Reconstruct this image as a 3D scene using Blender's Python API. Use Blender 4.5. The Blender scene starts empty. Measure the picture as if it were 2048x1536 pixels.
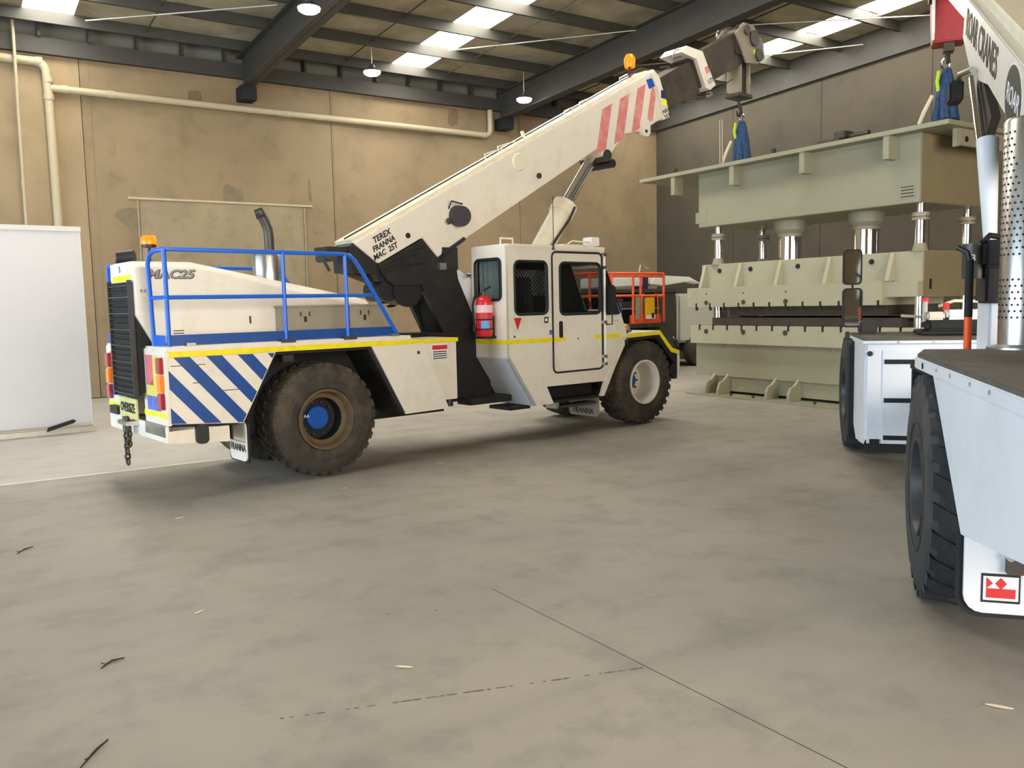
import bpy, bmesh, math, random
from mathutils import Vector, Matrix
from mathutils.geometry import tessellate_polygon
random.seed(7)
SC = bpy.context.scene
COL = SC.collection
R = math.radians
PI = math.pi

# ------------------------------------------------------------------ camera
cam_d = bpy.data.cameras.new('camera'); cam = bpy.data.objects.new('camera', cam_d); COL.objects.link(cam)
cam_d.sensor_fit = 'HORIZONTAL'; cam_d.sensor_width = 36.0; cam_d.lens = 36.0 * 1690.0 / 2048.0
cam_d.clip_start = 0.05; cam_d.clip_end = 300
def cam_matrix(yaw, pitch, roll, h):
    f = Vector((math.sin(yaw) * math.cos(pitch), math.cos(yaw) * math.cos(pitch), -math.sin(pitch)))
    r = f.cross(Vector((0, 0, 1))).normalized(); d = f.cross(r)
    c, s = math.cos(roll), math.sin(roll)
    r2 = c * r + s * d; d2 = -s * r + c * d
    m = Matrix((r2, -d2, -f)).transposed().to_4x4(); m.translation = Vector((0, 0, h)); return m
cam.matrix_world = cam_matrix(R(33.36), R(5.42), R(1.26), 2.1)
SC.camera = cam

# ------------------------------------------------------------------ light
W = bpy.data.worlds.new('world'); SC.world = W; W.use_nodes = True
bg = W.node_tree.nodes['Background']; bg.inputs[0].default_value = (0.80, 0.90, 1.0, 1); bg.inputs[1].default_value = 1.0
def area(name, loc, rot, sx, sy, power, col):
    l = bpy.data.lights.new(name, 'AREA'); l.shape = 'RECTANGLE'; l.size = sx; l.size_y = sy; l.energy = power; l.color = col
    o = bpy.data.objects.new(name, l); COL.objects.link(o); o.location = loc; o.rotation_euler = rot; return o
# daylight through the end-wall door; unseen front opening added to light crane side
area('daylight_end_door', (-13.8, 9.0, 3.1), (0, R(-90), 0), 6.0, 18.0, 4300, (0.64, 0.82, 1.0))
area('added_front_fill', (3.0, -11.8, 4.0), (R(90), 0, 0), 15.0, 7.4, 5000, (1.0, 0.91, 0.79))
SKY_STRENGTH = 24.0
LAMP_POWER = 60.0
vs = SC.view_settings
vs.view_transform = 'Standard'; vs.look = 'None'; vs.exposure = -0.25; vs.gamma = 1.0; vs.use_curve_mapping = False

# ------------------------------------------------------------------ materials
def lin(c):
    out = []
    for v in c:
        v = v / 255.0
        out.append(v / 12.92 if v <= 0.04045 else ((v + 0.055) / 1.055) ** 2.4)
    return out
MATS = {}
def mat(name, col, rough=0.5, metal=0.0, var=0.0, scale=6.0, dirt=None, dirt_amt=0.0, bump=0.0, bscale=40.0, emit=None, estr=0.0, alpha=None, spec=None, coat=0.0, trans=0.0, dscale=2.0):
    m = bpy.data.materials.new(name); m.use_nodes = True; nt = m.node_tree; N = nt.nodes; L = nt.links
    b = N['Principled BSDF']; c = lin(col) + [1]
    b.inputs['Base Color'].default_value = c; b.inputs['Roughness'].default_value = rough; b.inputs['Metallic'].default_value = metal
    if spec is not None: b.inputs['Specular IOR Level'].default_value = spec
    if coat: b.inputs['Coat Weight'].default_value = coat
    if trans: b.inputs['Transmission Weight'].default_value = trans
    if emit: b.inputs['Emission Color'].default_value = lin(emit) + [1]; b.inputs['Emission Strength'].default_value = estr
    if alpha is not None: b.inputs['Alpha'].default_value = alpha
    if var or dirt or bump:
        tc = N.new('ShaderNodeTexCoord'); src = tc.outputs['Object']
    col_out = None
    if var:
        n = N.new('ShaderNodeTexNoise'); n.inputs['Scale'].default_value = scale; n.inputs['Detail'].default_value = 5; L.new(src, n.inputs['Vector'])
        mr = N.new('ShaderNodeMapRange'); mr.inputs[1].default_value = .3; mr.inputs[2].default_value = .7; mr.inputs[3].default_value = 1 - var; mr.inputs[4].default_value = 1 + var
        L.new(n.outputs['Fac'], mr.inputs[0])
        mx = N.new('ShaderNodeVectorMath'); mx.operation = 'SCALE'; mx.inputs[0].default_value = c[:3]; L.new(mr.outputs[0], mx.inputs['Scale']); col_out = mx.outputs[0]
    if dirt:
        n2 = N.new('ShaderNodeTexNoise'); n2.inputs['Scale'].default_value = dscale; n2.inputs['Detail'].default_value = 8; n2.inputs['Roughness'].default_value = .65; L.new(src, n2.inputs['Vector'])
        mr2 = N.new('ShaderNodeMapRange'); mr2.inputs[1].default_value = .48; mr2.inputs[2].default_value = .75; mr2.inputs[3].default_value = 0; mr2.inputs[4].default_value = dirt_amt; L.new(n2.outputs['Fac'], mr2.inputs[0])
        mix = N.new('ShaderNodeMix'); mix.data_type = 'RGBA'; L.new(mr2.outputs[0], mix.inputs[0])
        if col_out: L.new(col_out, mix.inputs[6])
        else: mix.inputs[6].default_value = c
        mix.inputs[7].default_value = lin(dirt) + [1]; col_out = mix.outputs[2]
    if col_out: L.new(col_out, b.inputs['Base Color'])
    if bump:
        n3 = N.new('ShaderNodeTexNoise'); n3.inputs['Scale'].default_value = bscale; n3.inputs['Detail'].default_value = 6; L.new(src, n3.inputs['Vector'])
        bp = N.new('ShaderNodeBump'); bp.inputs['Strength'].default_value = bump; bp.inputs['Distance'].default_value = .02; L.new(n3.outputs['Fac'], bp.inputs['Height']); L.new(bp.outputs[0], b.inputs['Normal'])
    MATS[name] = m; return m
white = mat('white_paint', (230, 222, 207), .38, var=.03, scale=3, dirt=(176, 160, 132), dirt_amt=.35, dscale=3.0, coat=.15)
white2 = mat('white_paint_clean', (220, 224, 230), .35, var=.02, scale=3, dirt=(170, 166, 155), dirt_amt=.2, coat=.15)
cream = mat('cream_paint', (228, 218, 192), .42, var=.04, scale=5, dirt=(150, 130, 95), dirt_amt=.35)
blue = mat('blue_paint', (14, 92, 196), .4, var=.05, scale=8)
blue_stripe = mat('blue_decal', (4, 66, 140), .45, var=.04, dirt=(150, 150, 150), dirt_amt=.06, dscale=5)
yellow = mat('yellow_tape', (240, 220, 10), .5, var=.06, scale=12, dirt=(150, 125, 60), dirt_amt=.25, dscale=9)
lime = mat('fluoro_tape', (232, 240, 40), .5, var=.05)
red = mat('red_decal', (205, 45, 50), .45, var=.05)
pink = mat('faded_red_stripe', (212, 128, 124), .5, var=.10, scale=9, dirt=(228, 205, 192), dirt_amt=.5, dscale=6)
red_lens = mat('red_lens', (165, 25, 35), .2, coat=.5)
amber_lens = mat('amber_lens', (240, 135, 20), .2, coat=.5)
black = mat('black_paint', (28, 27, 26), .5, var=.15, scale=9, dirt=(70, 60, 48), dirt_amt=.35, dscale=4)
blackm = mat('black_matte', (20, 21, 22), .75, var=.1)
rubber = mat('tyre_rubber', (56, 51, 44), .85, var=.15, scale=7, dirt=(112, 98, 74), dirt_amt=.8, dscale=1.6, bump=.15)
rubber2 = mat('tyre_rubber_dark', (44, 46, 49), .8, var=.15, scale=7, dirt=(92, 84, 72), dirt_amt=.7, dscale=1.6, bump=.15)
gasket = mat('gasket_rubber', (18, 18, 18), .6)
dustrim = mat('dusty_rim', (96, 78, 54), .7, var=.2, scale=9, dirt=(60, 48, 34), dirt_amt=.6)
darkrim = mat('dark_rim', (40, 44, 52), .45, var=.2, scale=6, dirt=(120, 108, 88), dirt_amt=.4)
bluehub = mat('blue_hub', (12, 80, 170), .45, var=.06)
navyhub = mat('navy_hub', (24, 44, 82), .35)
greybox = mat('grey_locker', (150, 140, 120), .5, var=.05, dirt=(130, 118, 96), dirt_amt=.3)
steel = mat('brushed_steel', (190, 188, 182), .32, 1.0, var=.08, scale=30)
chrome = mat('chrome', (225, 226, 228), .1, 1.0)
darksteel = mat('dark_steel', (84, 80, 74), .5, .7, var=.15)
boomdark = mat('greased_boom_steel', (62, 53, 44), .5, .3, var=.2, scale=5, dirt=(110, 96, 78), dirt_amt=.5)
chainm = mat('rusty_chain', (78, 70, 60), .6, .6, var=.25, scale=20)
glass = mat('dark_glass', (16, 21, 21), .06, 0, alpha=.30, spec=.6)
curtainm = mat('curtain', (176, 200, 194), .9, var=.1, scale=12)
seatm = mat('seat_fabric', (52, 54, 56), .9, var=.1)
beacon_lit = mat('amber_beacon_lit', (255, 110, 5), .3, emit=(255, 84, 2), estr=3.0)
extred = mat('extinguisher_red', (214, 34, 52), .3, coat=.4)
extlabel = mat('extinguisher_label', (236, 200, 204), .6, var=.05)
bluelabel = mat('blue_label', (90, 170, 225), .5)
stickw = mat('sticker_white', (235, 235, 232), .5)
stickb = mat('sticker_blue', (90, 110, 190), .5, var=.3, scale=14)
stickp = mat('faded_pink_reflector', (214, 112, 120), .5, var=.06)
sticky = mat('faded_yellow_reflector', (222, 205, 96), .5, var=.06)
inkm = mat('black_print', (28, 26, 26), .6)
platem = mat('oversize_sign_cream', (206, 196, 128), .6, var=.08, scale=14)
pressg = mat('press_green_grey', (144, 141, 118), .5, var=.04, scale=2.5, dirt=(120, 112, 84), dirt_amt=.3, dscale=2.5)
press_lit = mat('press_green_grey_lit', (168, 163, 138), .5, var=.04, scale=2.5, dirt=(130, 122, 94), dirt_amt=.3, dscale=2.5)  # lit copy of the press paint; brighter light on bolster and table painted in
press_warm_lit = mat('press_ends_warm_lit', (132, 119, 90), .6, var=.06, scale=3)  # same press paint, tinted for the warm light on its end faces
oilsteel = mat('oiled_tool_steel', (74, 68, 60), .45, .5, var=.15)
slingm = mat('blue_webbing', (26, 56, 92), .8, var=.3, scale=14, dirt=(96, 124, 160), dirt_amt=.35, dscale=18)
limeweb = mat('lime_webbing', (170, 200, 50), .8)
orange = mat('orange_paint', (226, 88, 40), .5, var=.08, scale=6)
orangefl = mat('orange_plastic', (248, 88, 24), .5)
yelbox = mat('yellow_box', (238, 176, 24), .5, var=.05)
truckg = mat('truck_dark_grey', (66, 64, 58), .6, var=.1)
deckm = mat('dark_antislip_deck', (84, 78, 70), .7, var=.12, scale=20, dirt=(126, 116, 100), dirt_amt=.5, dscale=3, bump=.3, bscale=200)
pvc = mat('painted_pvc_pipe', (180, 166, 136), .5, var=.03, scale=4)
conduitm = mat('grey_conduit', (150, 146, 134), .5)
panelw = mat('white_panel', (202, 199, 199), .45, var=.015, scale=2)
panele = mat('panel_edge', (205, 203, 198), .5)
timber = mat('weathered_timber', (150, 138, 116), .8, var=.15, scale=12)
alu = mat('dull_aluminium', (186, 180, 168), .45, .6, var=.06)
roofsteel = mat('roof_steel_dark', (60, 57, 51), .6, var=.08)
purlinm = mat('galvanised_purlin', (64, 62, 55), .55, .1, var=.1, scale=3)
lampbody = mat('lamp_housing', (60, 62, 64), .5)
lamplens = mat('lamp_lens_lit', (255, 255, 255), .3, emit=(240, 248, 255), estr=30.0)
skym = mat('skylight_sheet', (250, 250, 244), .5, emit=(255, 250, 238), estr=SKY_STRENGTH)
mirrorg = mat('mirror_glass', (200, 200, 198), .04, 1.0)
perf = mat('perforation_dark', (24, 22, 22), .8)
twigm = mat('twig', (40, 32, 24), .9)
leafm = mat('pale_leaf', (222, 206, 176), .8)
whitepl = mat('white_plastic', (232, 232, 230), .4)

def nodes_of(m): return m.node_tree.nodes, m.node_tree.links, m.node_tree.nodes['Principled BSDF']
# insulation foil under the roof: dark, crinkled, sagging
foil = mat('roof_insulation_foil', (176, 166, 142), .55, .1, var=.22, scale=1.6, dirt=(112, 104, 86), dirt_amt=.8, dscale=.7, bump=.6, bscale=3)
# tilt-up concrete
def concrete(name, c1, c2, c3, rough=.85, s1=.5, spec=.25):
    m = bpy.data.materials.new(name); m.use_nodes = True; N, L, b = nodes_of(m); b.inputs['Roughness'].default_value = rough; b.inputs['Specular IOR Level'].default_value = spec
    g = N.new('ShaderNodeNewGeometry')
    def noise(s, det, rg=.6):
        n = N.new('ShaderNodeTexNoise'); n.inputs['Scale'].default_value = s; n.inputs['Detail'].default_value = det; n.inputs['Roughness'].default_value = rg; L.new(g.outputs['Position'], n.inputs['Vector']); return n
    def ramp(src, a, bb):
        r = N.new('ShaderNodeMapRange'); r.inputs[1].default_value = a; r.inputs[2].default_value = bb; L.new(src, r.inputs[0]); return r.outputs[0]
    n1 = noise(s1, 4); n2 = noise(s1 * 4, 9, .7); n3 = noise(40, 3)
    mx = N.new('ShaderNodeMix'); mx.data_type = 'RGBA'; mx.inputs[6].default_value = lin(c1) + [1]; mx.inputs[7].default_value = lin(c2) + [1]; L.new(ramp(n1.outputs['Fac'], .38, .66), mx.inputs[0])
    mx2 = N.new('ShaderNodeMix'); mx2.data_type = 'RGBA'; mx2.inputs[7].default_value = lin(c3) + [1]; L.new(mx.outputs[2], mx2.inputs[6])
    mul = N.new('ShaderNodeMath'); mul.operation = 'MULTIPLY'; mul.inputs[1].default_value = .55; L.new(ramp(n2.outputs['Fac'], .5, .72), mul.inputs[0]); L.new(mul.outputs[0], mx2.inputs[0])
    mr = N.new('ShaderNodeMapRange'); mr.inputs[3].default_value = .94; mr.inputs[4].default_value = 1.06; L.new(n3.outputs['Fac'], mr.inputs[0])
    sc = N.new('ShaderNodeVectorMath'); sc.operation = 'SCALE'; L.new(mx2.outputs[2], sc.inputs[0]); L.new(mr.outputs[0], sc.inputs['Scale']); L.new(sc.outputs[0], b.inputs['Base Color'])
    bp = N.new('ShaderNodeBump'); bp.inputs['Strength'].default_value = .12; bp.inputs['Distance'].default_value = .02; L.new(n2.outputs['Fac'], bp.inputs['Height']); L.new(bp.outputs[0], b.inputs['Normal'])
    return m, sc
wallm, _ = concrete('tilt_up_concrete_tan', (148, 128, 99), (135, 117, 90), (115, 99, 76), s1=.35)
wall_lit, _ = concrete('tilt_up_concrete_lit_tan', (160, 139, 108), (148, 129, 100), (132, 114, 88), s1=.3)  # lit copy of the wall concrete; brighter left end put into the colour
wallg, _ = concrete('tilt_up_concrete_grey', (84, 77, 64), (76, 72, 62), (67, 63, 54), s1=.35)
wallpatch, _ = concrete('patched_concrete', (156, 140, 112), (142, 127, 102), (118, 106, 86), s1=.6)
floorm, fsc = concrete('floor_concrete', (160, 152, 138), (145, 139, 128), (118, 112, 101), rough=.55, s1=.45, spec=.35)
floor_daylit, _ = concrete('floor_concrete_daylit', (178, 172, 162), (168, 162, 152), (150, 144, 134), rough=.55, s1=.5, spec=.35)  # brighter floor copy; daylight on the far left floor is in its colour
# dark drips and tyre marks with their own shape on the main slab
def add_spots(m):
    N, L, b = nodes_of(m)
    g = N.new('ShaderNodeNewGeometry'); v = N.new('ShaderNodeTexVoronoi'); v.inputs['Scale'].default_value = 3.4; L.new(g.outputs['Position'], v.inputs['Vector'])
    n = N.new('ShaderNodeTexNoise'); n.inputs['Scale'].default_value = .6; L.new(g.outputs['Position'], n.inputs['Vector'])
    th = N.new('ShaderNodeMapRange'); th.inputs[1].default_value = .45; th.inputs[2].default_value = .75; th.inputs[3].default_value = 0.0; th.inputs[4].default_value = .075; L.new(n.outputs['Fac'], th.inputs[0])
    lt = N.new('ShaderNodeMath'); lt.operation = 'LESS_THAN'; L.new(v.outputs['Distance'], lt.inputs[0]); L.new(th.outputs[0], lt.inputs[1])
    # streaky tyre marks along the driving direction
    mp = N.new('ShaderNodeMapping'); mp.inputs['Scale'].default_value = (.12, 1.6, 1); mp.inputs['Rotation'].default_value = (0, 0, R(-6)); L.new(g.outputs['Position'], mp.inputs['Vector'])
    st = N.new('ShaderNodeTexNoise'); st.inputs['Scale'].default_value = 1.0; st.inputs['Detail'].default_value = 4; L.new(mp.outputs[0], st.inputs['Vector'])
    sr = N.new('ShaderNodeMapRange'); sr.inputs[1].default_value = .52; sr.inputs[2].default_value = .70; sr.inputs[3].default_value = 0; sr.inputs[4].default_value = .45; L.new(st.outputs['Fac'], sr.inputs[0])
    mxs = N.new('ShaderNodeMath'); mxs.operation = 'MAXIMUM'; L.new(lt.outputs[0], mxs.inputs[0]); L.new(sr.outputs[0], mxs.inputs[1])
    ml = N.new('ShaderNodeMath'); ml.operation = 'MULTIPLY'; ml.inputs[1].default_value = .45; L.new(mxs.outputs[0], ml.inputs[0])
    mx = N.new('ShaderNodeMix'); mx.data_type = 'RGBA'; mx.inputs[7].default_value = lin((92, 86, 76)) + [1]; L.new(ml.outputs[0], mx.inputs[0])
    src = b.inputs['Base Color'].links[0].from_socket; L.new(src, mx.inputs[6]); L.new(mx.outputs[2], b.inputs['Base Color'])
add_spots(floorm)

# ------------------------------------------------------------------ mesh helpers
class MB:
    def __init__(s): s.v = []; s.f = []
    def add(s, vs_, fs):
        o = len(s.v); s.v += [tuple(x) for x in vs_]; s.f += [tuple(i + o for i in q) for q in fs]; return s
    def box(s, x0, x1, y0, y1, z0, z1):
        if x0 > x1: x0, x1 = x1, x0
        if y0 > y1: y0, y1 = y1, y0
        if z0 > z1: z0, z1 = z1, z0
        return s.add([(x0, y0, z0), (x1, y0, z0), (x1, y1, z0), (x0, y1, z0), (x0, y0, z1), (x1, y0, z1), (x1, y1, z1), (x0, y1, z1)],
                     [(0, 3, 2, 1), (4, 5, 6, 7), (0, 1, 5, 4), (1, 2, 6, 5), (2, 3, 7, 6), (3, 0, 4, 7)])
    def cbox(s, c, sx, sy, sz): return s.box(c[0] - sx / 2, c[0] + sx / 2, c[1] - sy / 2, c[1] + sy / 2, c[2] - sz / 2, c[2] + sz / 2)
    def prism(s, loops, a0, a1, axis='y'):
        """polygon loops (outer first, then holes) given in the plane across axis, extruded a0..a1.
        axis y: pts (x,z); axis x: pts (y,z); axis z: pts (x,y)"""
        if not isinstance(loops[0][0], (tuple, list)): loops = [loops]
        def P(p, a):
            return {'y': (p[0], a, p[1]), 'x': (a, p[0], p[1]), 'z': (p[0], p[1], a)}[axis]
        flat = [p for l in loops for p in l]; n = len(flat)
        tris = tessellate_polygon([[Vector((p[0], p[1], 0)) for p in l] for l in loops])
        vs_ = [P(p, a0) for p in flat] + [P(p, a1) for p in flat]; fs = []
        for t in tris: fs.append(tuple(t)); fs.append(tuple(i + n for i in reversed(t)))
        o = 0
        for l in loops:
            k = len(l)
            for i in range(k): j = (i + 1) % k; fs.append((o + i, o + j, o + j + n, o + i + n))
            o += k
        return s.add(vs_, fs)
    def cyl(s, p0, p1, r0, r1=None, n=16, cap=True):
        r1 = r0 if r1 is None else r1
        p0 = Vector(p0); p1 = Vector(p1); d = (p1 - p0).normalized()
        a = d.orthogonal().normalized(); b = d.cross(a); vs_ = []; fs = []
        for p, r in ((p0, r0), (p1, r1)):
            for i in range(n):
                t = 2 * PI * i / n; vs_.append(p + a * (r * math.cos(t)) + b * (r * math.sin(t)))
        for i in range(n): j = (i + 1) % n; fs.append((i, j, j + n, i + n))
        if cap: fs.append(tuple(range(n - 1, -1, -1))); fs.append(tuple(range(n, 2 * n)))
        return s.add(vs_, fs)
    def tube(s, pts, r, n=8, closed=False):
        pts = [Vector(p) for p in pts]; m = len(pts); vs_ = []; fs = []; prev = None
        for i, p in enumerate(pts):
            if closed: d = (pts[(i + 1) % m] - pts[i - 1]).normalized()
            else: d = ((pts[min(i + 1, m - 1)] - pts[max(i - 1, 0)])).normalized()
            a = d.orthogonal().normalized() if prev is None else (prev - d * prev.dot(d)).normalized(); prev = a; b = d.cross(a)
            rr = r[i] if isinstance(r, (list, tuple)) else r
            for k in range(n): t = 2 * PI * k / n; vs_.append(p + a * (rr * math.cos(t)) + b * (rr * math.sin(t)))
        for i in range(m if closed else m - 1):
            ii = (i + 1) % m
            for k in range(n): kk = (k + 1) % n; fs.append((i * n + k, i * n + kk, ii * n + kk, ii * n + k))
        if not closed: fs.append(tuple(range(n - 1, -1, -1))); fs.append(tuple((m - 1) * n + k for k in range(n)))
        return s.add(vs_, fs)
    def lathe(s, prof, o=(0, 0, 0), axis='z', n=32, closed=False):
        """prof: (radius, height along axis)"""
        vs_ = []; fs = []; m = len(prof)
        for r, h in prof:
            for k in range(n):
                t = 2 * PI * k / n; c, q = r * math.cos(t), r * math.sin(t)
                vs_.append({'z': (o[0] + c, o[1] + q, o[2] + h), 'y': (o[0] + c, o[1] + h, o[2] + q), 'x': (o[0] + h, o[1] + c, o[2] + q)}[axis])
        for i in range(m - 1 if not closed else m):
            ii = (i + 1) % m
            for k in range(n): kk = (k + 1) % n; fs.append((i * n + k, i * n + kk, ii * n + kk, ii * n + k))
        return s.add(vs_, fs)
    def sphere(s, c, r, n=16, m=8, sz=1.0):
        return s.lathe([(max(1e-4, r * math.sin(PI * i / m)), -r * sz * math.cos(PI * i / m)) for i in range(m + 1)], c, 'z', n)
    def build(s, name, material, parent=None, smooth=False, bevel=0.0):
        me = bpy.data.meshes.new(name); me.from_pydata(s.v, [], s.f); me.validate()
        bm = bmesh.new(); bm.from_mesh(me); bmesh.ops.remove_doubles(bm, verts=bm.verts, dist=1e-5); bmesh.ops.recalc_face_normals(bm, faces=bm.faces)
        if bevel:
            es = [e for e in bm.edges if len(e.link_faces) == 2 and e.calc_face_angle(0) > .5]
            bmesh.ops.bevel(bm, geom=es, offset=bevel, segments=2, affect='EDGES', clamp_overlap=True)
        bm.to_mesh(me); bm.free()
        if smooth:
            me.polygons.foreach_set('use_smooth', [True] * len(me.polygons))
            try: me.set_sharp_from_angle(angle=R(38))
            except Exception: pass
        me.materials.append(material)
        o = bpy.data.objects.new(name, me); COL.objects.link(o)
        if parent: o.parent = parent
        return o
def tag(o, label=None, cat=None, group=None, kind=None):
    if label: o['label'] = label
    if cat: o['category'] = cat
    if group: o['group'] = group
    if kind: o['kind'] = kind
    return o
def thing(name, label, cat, loc=(0, 0, 0), rz=0, group=None):
    o = bpy.data.objects.new(name, None); COL.objects.link(o); o.location = loc; o.rotation_euler = (0, 0, rz); o.empty_display_size = .2
    return tag(o, label, cat, group)
def struct(o): o['kind'] = 'structure'; return o
def copy_tree(o, parent=None):
    c = o.copy(); COL.objects.link(c)
    if parent: c.parent = parent
    for ch in list(o.children): copy_tree(ch, c)
    return c
def inst(src, parent, loc=None, rot=None):
    c = src.copy(); COL.objects.link(c); c.parent = parent
    if loc is not None: c.location = loc
    if rot is not None: c.rotation_euler = rot
    return c
def text(name, s, size, origin, xdir, ydir, material, parent, sx=1.0, depth=.002, shear=0.0, bold=0.0, align='CENTER'):
    cu = bpy.data.curves.new(name, 'FONT'); cu.body = s; cu.size = size; cu.align_x = align; cu.align_y = 'CENTER'; cu.extrude = depth; cu.shear = shear; cu.offset = bold; cu.resolution_u = 3; cu.space_line = .95
    t = bpy.data.objects.new(name, cu); COL.objects.link(t)
    bpy.context.view_layer.update()
    dg = bpy.context.evaluated_depsgraph_get()
    me = bpy.data.meshes.new_from_object(t.evaluated_get(dg)); bpy.data.objects.remove(t)
    X = Vector(xdir).normalized(); Y = Vector(ydir).normalized(); Z = X.cross(Y)
    M = Matrix(((X.x * sx, Y.x, Z.x, origin[0]), (X.y * sx, Y.y, Z.y, origin[1]), (X.z * sx, Y.z, Z.z, origin[2]), (0, 0, 0, 1)))
    me.transform(M); me.materials.clear(); me.materials.append(material)
    o = bpy.data.objects.new(name, me); COL.objects.link(o); o.parent = parent; return o
def clip(poly, clipper):
    def side(p, a, b): return (b[0] - a[0]) * (p[1] - a[1]) - (b[1] - a[1]) * (p[0] - a[0])
    ar = sum(clipper[i][0] * clipper[(i + 1) % len(clipper)][1] - clipper[(i + 1) % len(clipper)][0] * clipper[i][1] for i in range(len(clipper)))
    if ar < 0: clipper = clipper[::-1]
    out = list(poly)
    for i in range(len(clipper)):
        a, b = clipper[i], clipper[(i + 1) % len(clipper)]; inp = out; out = []
        for k in range(len(inp)):
            p, q = inp[k], inp[(k + 1) % len(inp)]; sp, sq = side(p, a, b), side(q, a, b)
            if sp >= 0: out.append(p)
            if sp * sq < 0: t = sp / (sp - sq); out.append((p[0] + (q[0] - p[0]) * t, p[1] + (q[1] - p[1]) * t))
        if not out: return []
    return out
def rrect(x0, x1, z0, z1, r, n=4):
    pts = []
    for cx, cz, a0 in ((x1 - r, z1 - r, 0), (x0 + r, z1 - r, 90), (x0 + r, z0 + r, 180), (x1 - r, z0 + r, 270)):
        for i in range(n + 1): a = R(a0 + 90 * i / n); pts.append((cx + r * math.cos(a), cz + r * math.sin(a)))
    return pts

# ================================================================== THE SHED
YW, XW = 23.0, 21.58
XL, YF = -14.0, -12.0
SL = .039
def zr(y, z0): return z0 + SL * (YW - y)
# floor: slabs with open joints between them
fl = MB().box(XL - 6, XW + .4, YF - 8, YW + .4, -.5, -.0008).build('floor', mat('joint_filler', (52, 48, 42), .9)); struct(fl)
def slab(x0_, x1_, y0_, y1_, m, g=.003, gy=.0005): MB().box(x0_ + g, x1_ - g, y0_ + gy, y1_ - gy, -.03, 0).build('slab', m, fl)
slab(XL - 6, 4.2, 12.1, YW + .4, floor_daylit, .006); slab(4.2, XW + .4, 12.1, YW + .4, floorm, .0006)
slab(XL - 6, XW + .4, 5.2, 12.1, floorm, .0006)
slab(XL - 6, 3.2, YF - 8, 5.2, floorm, .004); slab(3.2, XW + .4, YF - 8, 5.2, floorm, .004)
# dotted oil drips in a line that ends at the joint
dripm = mat('oil_drip', (98, 90, 76), .6, var=.15, scale=30)
for k in range(34):
    f = k / 33 + random.uniform(-.008, .008); x_, y_ = 1.15 + 2.02 * f, 4.20 - .68 * f
    if random.random() < .22: continue
    rx, ry = random.uniform(.010, .042), random.uniform(.005, .011); a_ = -.33
    MB().prism([(x_ + rx * math.cos(t) * math.cos(a_) - ry * math.sin(t) * math.sin(a_), y_ + rx * math.cos(t) * math.sin(a_) + ry * math.sin(t) * math.cos(a_)) for t in [2 * PI * i / 9 for i in range(9)]], .0, .0006, 'z').build('oil_drip', dripm, fl)
# painted edge line on the joint between the daylight-toned and the plain slabs
MB().box(-9, 4.6, 12.10, 12.16, 0, .002).build('painted_line', mat('worn_white_line', (214, 208, 196), .7, var=.12, scale=8, dirt=(170, 162, 148), dirt_amt=.7, dscale=4), fl)
# left wall of tilt-up panels
wl = MB().box(XL, XW + .25, YW + .10, YW + .25, 0, 8.95).build('wall_left', mat('eave_backing_grey', (120, 118, 108), .8)); struct(wl)
px = [XL, -5.2, 2.95, 9.25, 15.6, XW + .02]
for i in range(5):
    MB().box(px[i] + .007, px[i + 1] - .007, YW, YW + .13, .02, 8.3).build('panel', wallm if i > 1 else wall_lit, wl, bevel=.006)
for x in (2.95, 9.25, 15.6):
    MB().box(x + .05, x + .20, YW - .012, YW + .02, .02, 8.2).build('joint_strip', wallm, wl)
# patched opening with an angle frame
MB().box(4.12, 8.33, YW - .006, YW + .02, .02, 4.90).build('infill_panel', wallpatch, wl)
MB().box(3.85, 8.60, YW - .035, YW, 4.90, 4.95).build('lintel_angle', pvc, wl)
for x in (4.07, 8.36): MB().box(x - .02, x + .02, YW - .03, YW, .02, 4.88).build('jamb_angle', timber, wl)
patchd = mat('grey_render_patch', (122, 107, 83), .9, var=.12, scale=4, bump=.3)
patchl = mat('grey_render_patch_pale', (138, 120, 93), .9, var=.12, scale=4, bump=.3)
def blob(cx, cz, w, h, m, seed):
    rr = random.Random(seed); n = 14; pts = []
    for i in range(n):
        a = 2 * PI * i / n; k = 1 + rr.uniform(-.18, .18); c, s_ = math.cos(a), math.sin(a)
        pts.append((cx + w / 2 * k * math.copysign(abs(c) ** .6, c), cz + h / 2 * k * math.copysign(abs(s_) ** .6, s_)))
    MB().prism(pts, YW - .004, YW + .01).build('patch', m, wl)
blob(4.05, 4.45, .95, .48, patchd, 1); blob(6.42, 5.00, .5, .75, patchd, 2); blob(8.75, 4.45, .45, .55, patchl, 3); blob(4.9, 6.75, .45, .45, patchl, 9)
blob(5.62, 7.55, .34, .4, mat('rust_patch', (120, 98, 76), .9, var=.1), 4)
blob(13.2, 7.8, .35, .5, MATS['rust_patch'], 5)
blob(3.55, 6.25, .22, .7, patchl, 6); blob(8.55, 5.35, .10, .7, patchd, 7)
# right wall
wr = MB().box(XW + .10, XW + .25, YF, YW + .25, 0, 9.9).build('wall_right', wallg); struct(wr)
py_ = [YF, -6.9, 2.6, 6.0, 9.35, 12.7, 16.05, 19.4, YW]
for i in range(8):
    pts = [(py_[i] + .004, .02), (py_[i + 1] - .004, .02), (py_[i + 1] - .004, zr(py_[i + 1], 8.6)), (py_[i] + .004, zr(py_[i], 8.6))]
    MB().prism(pts, XW, XW + .13, 'x').build('panel', wallg, wr, bevel=.008)
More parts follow.
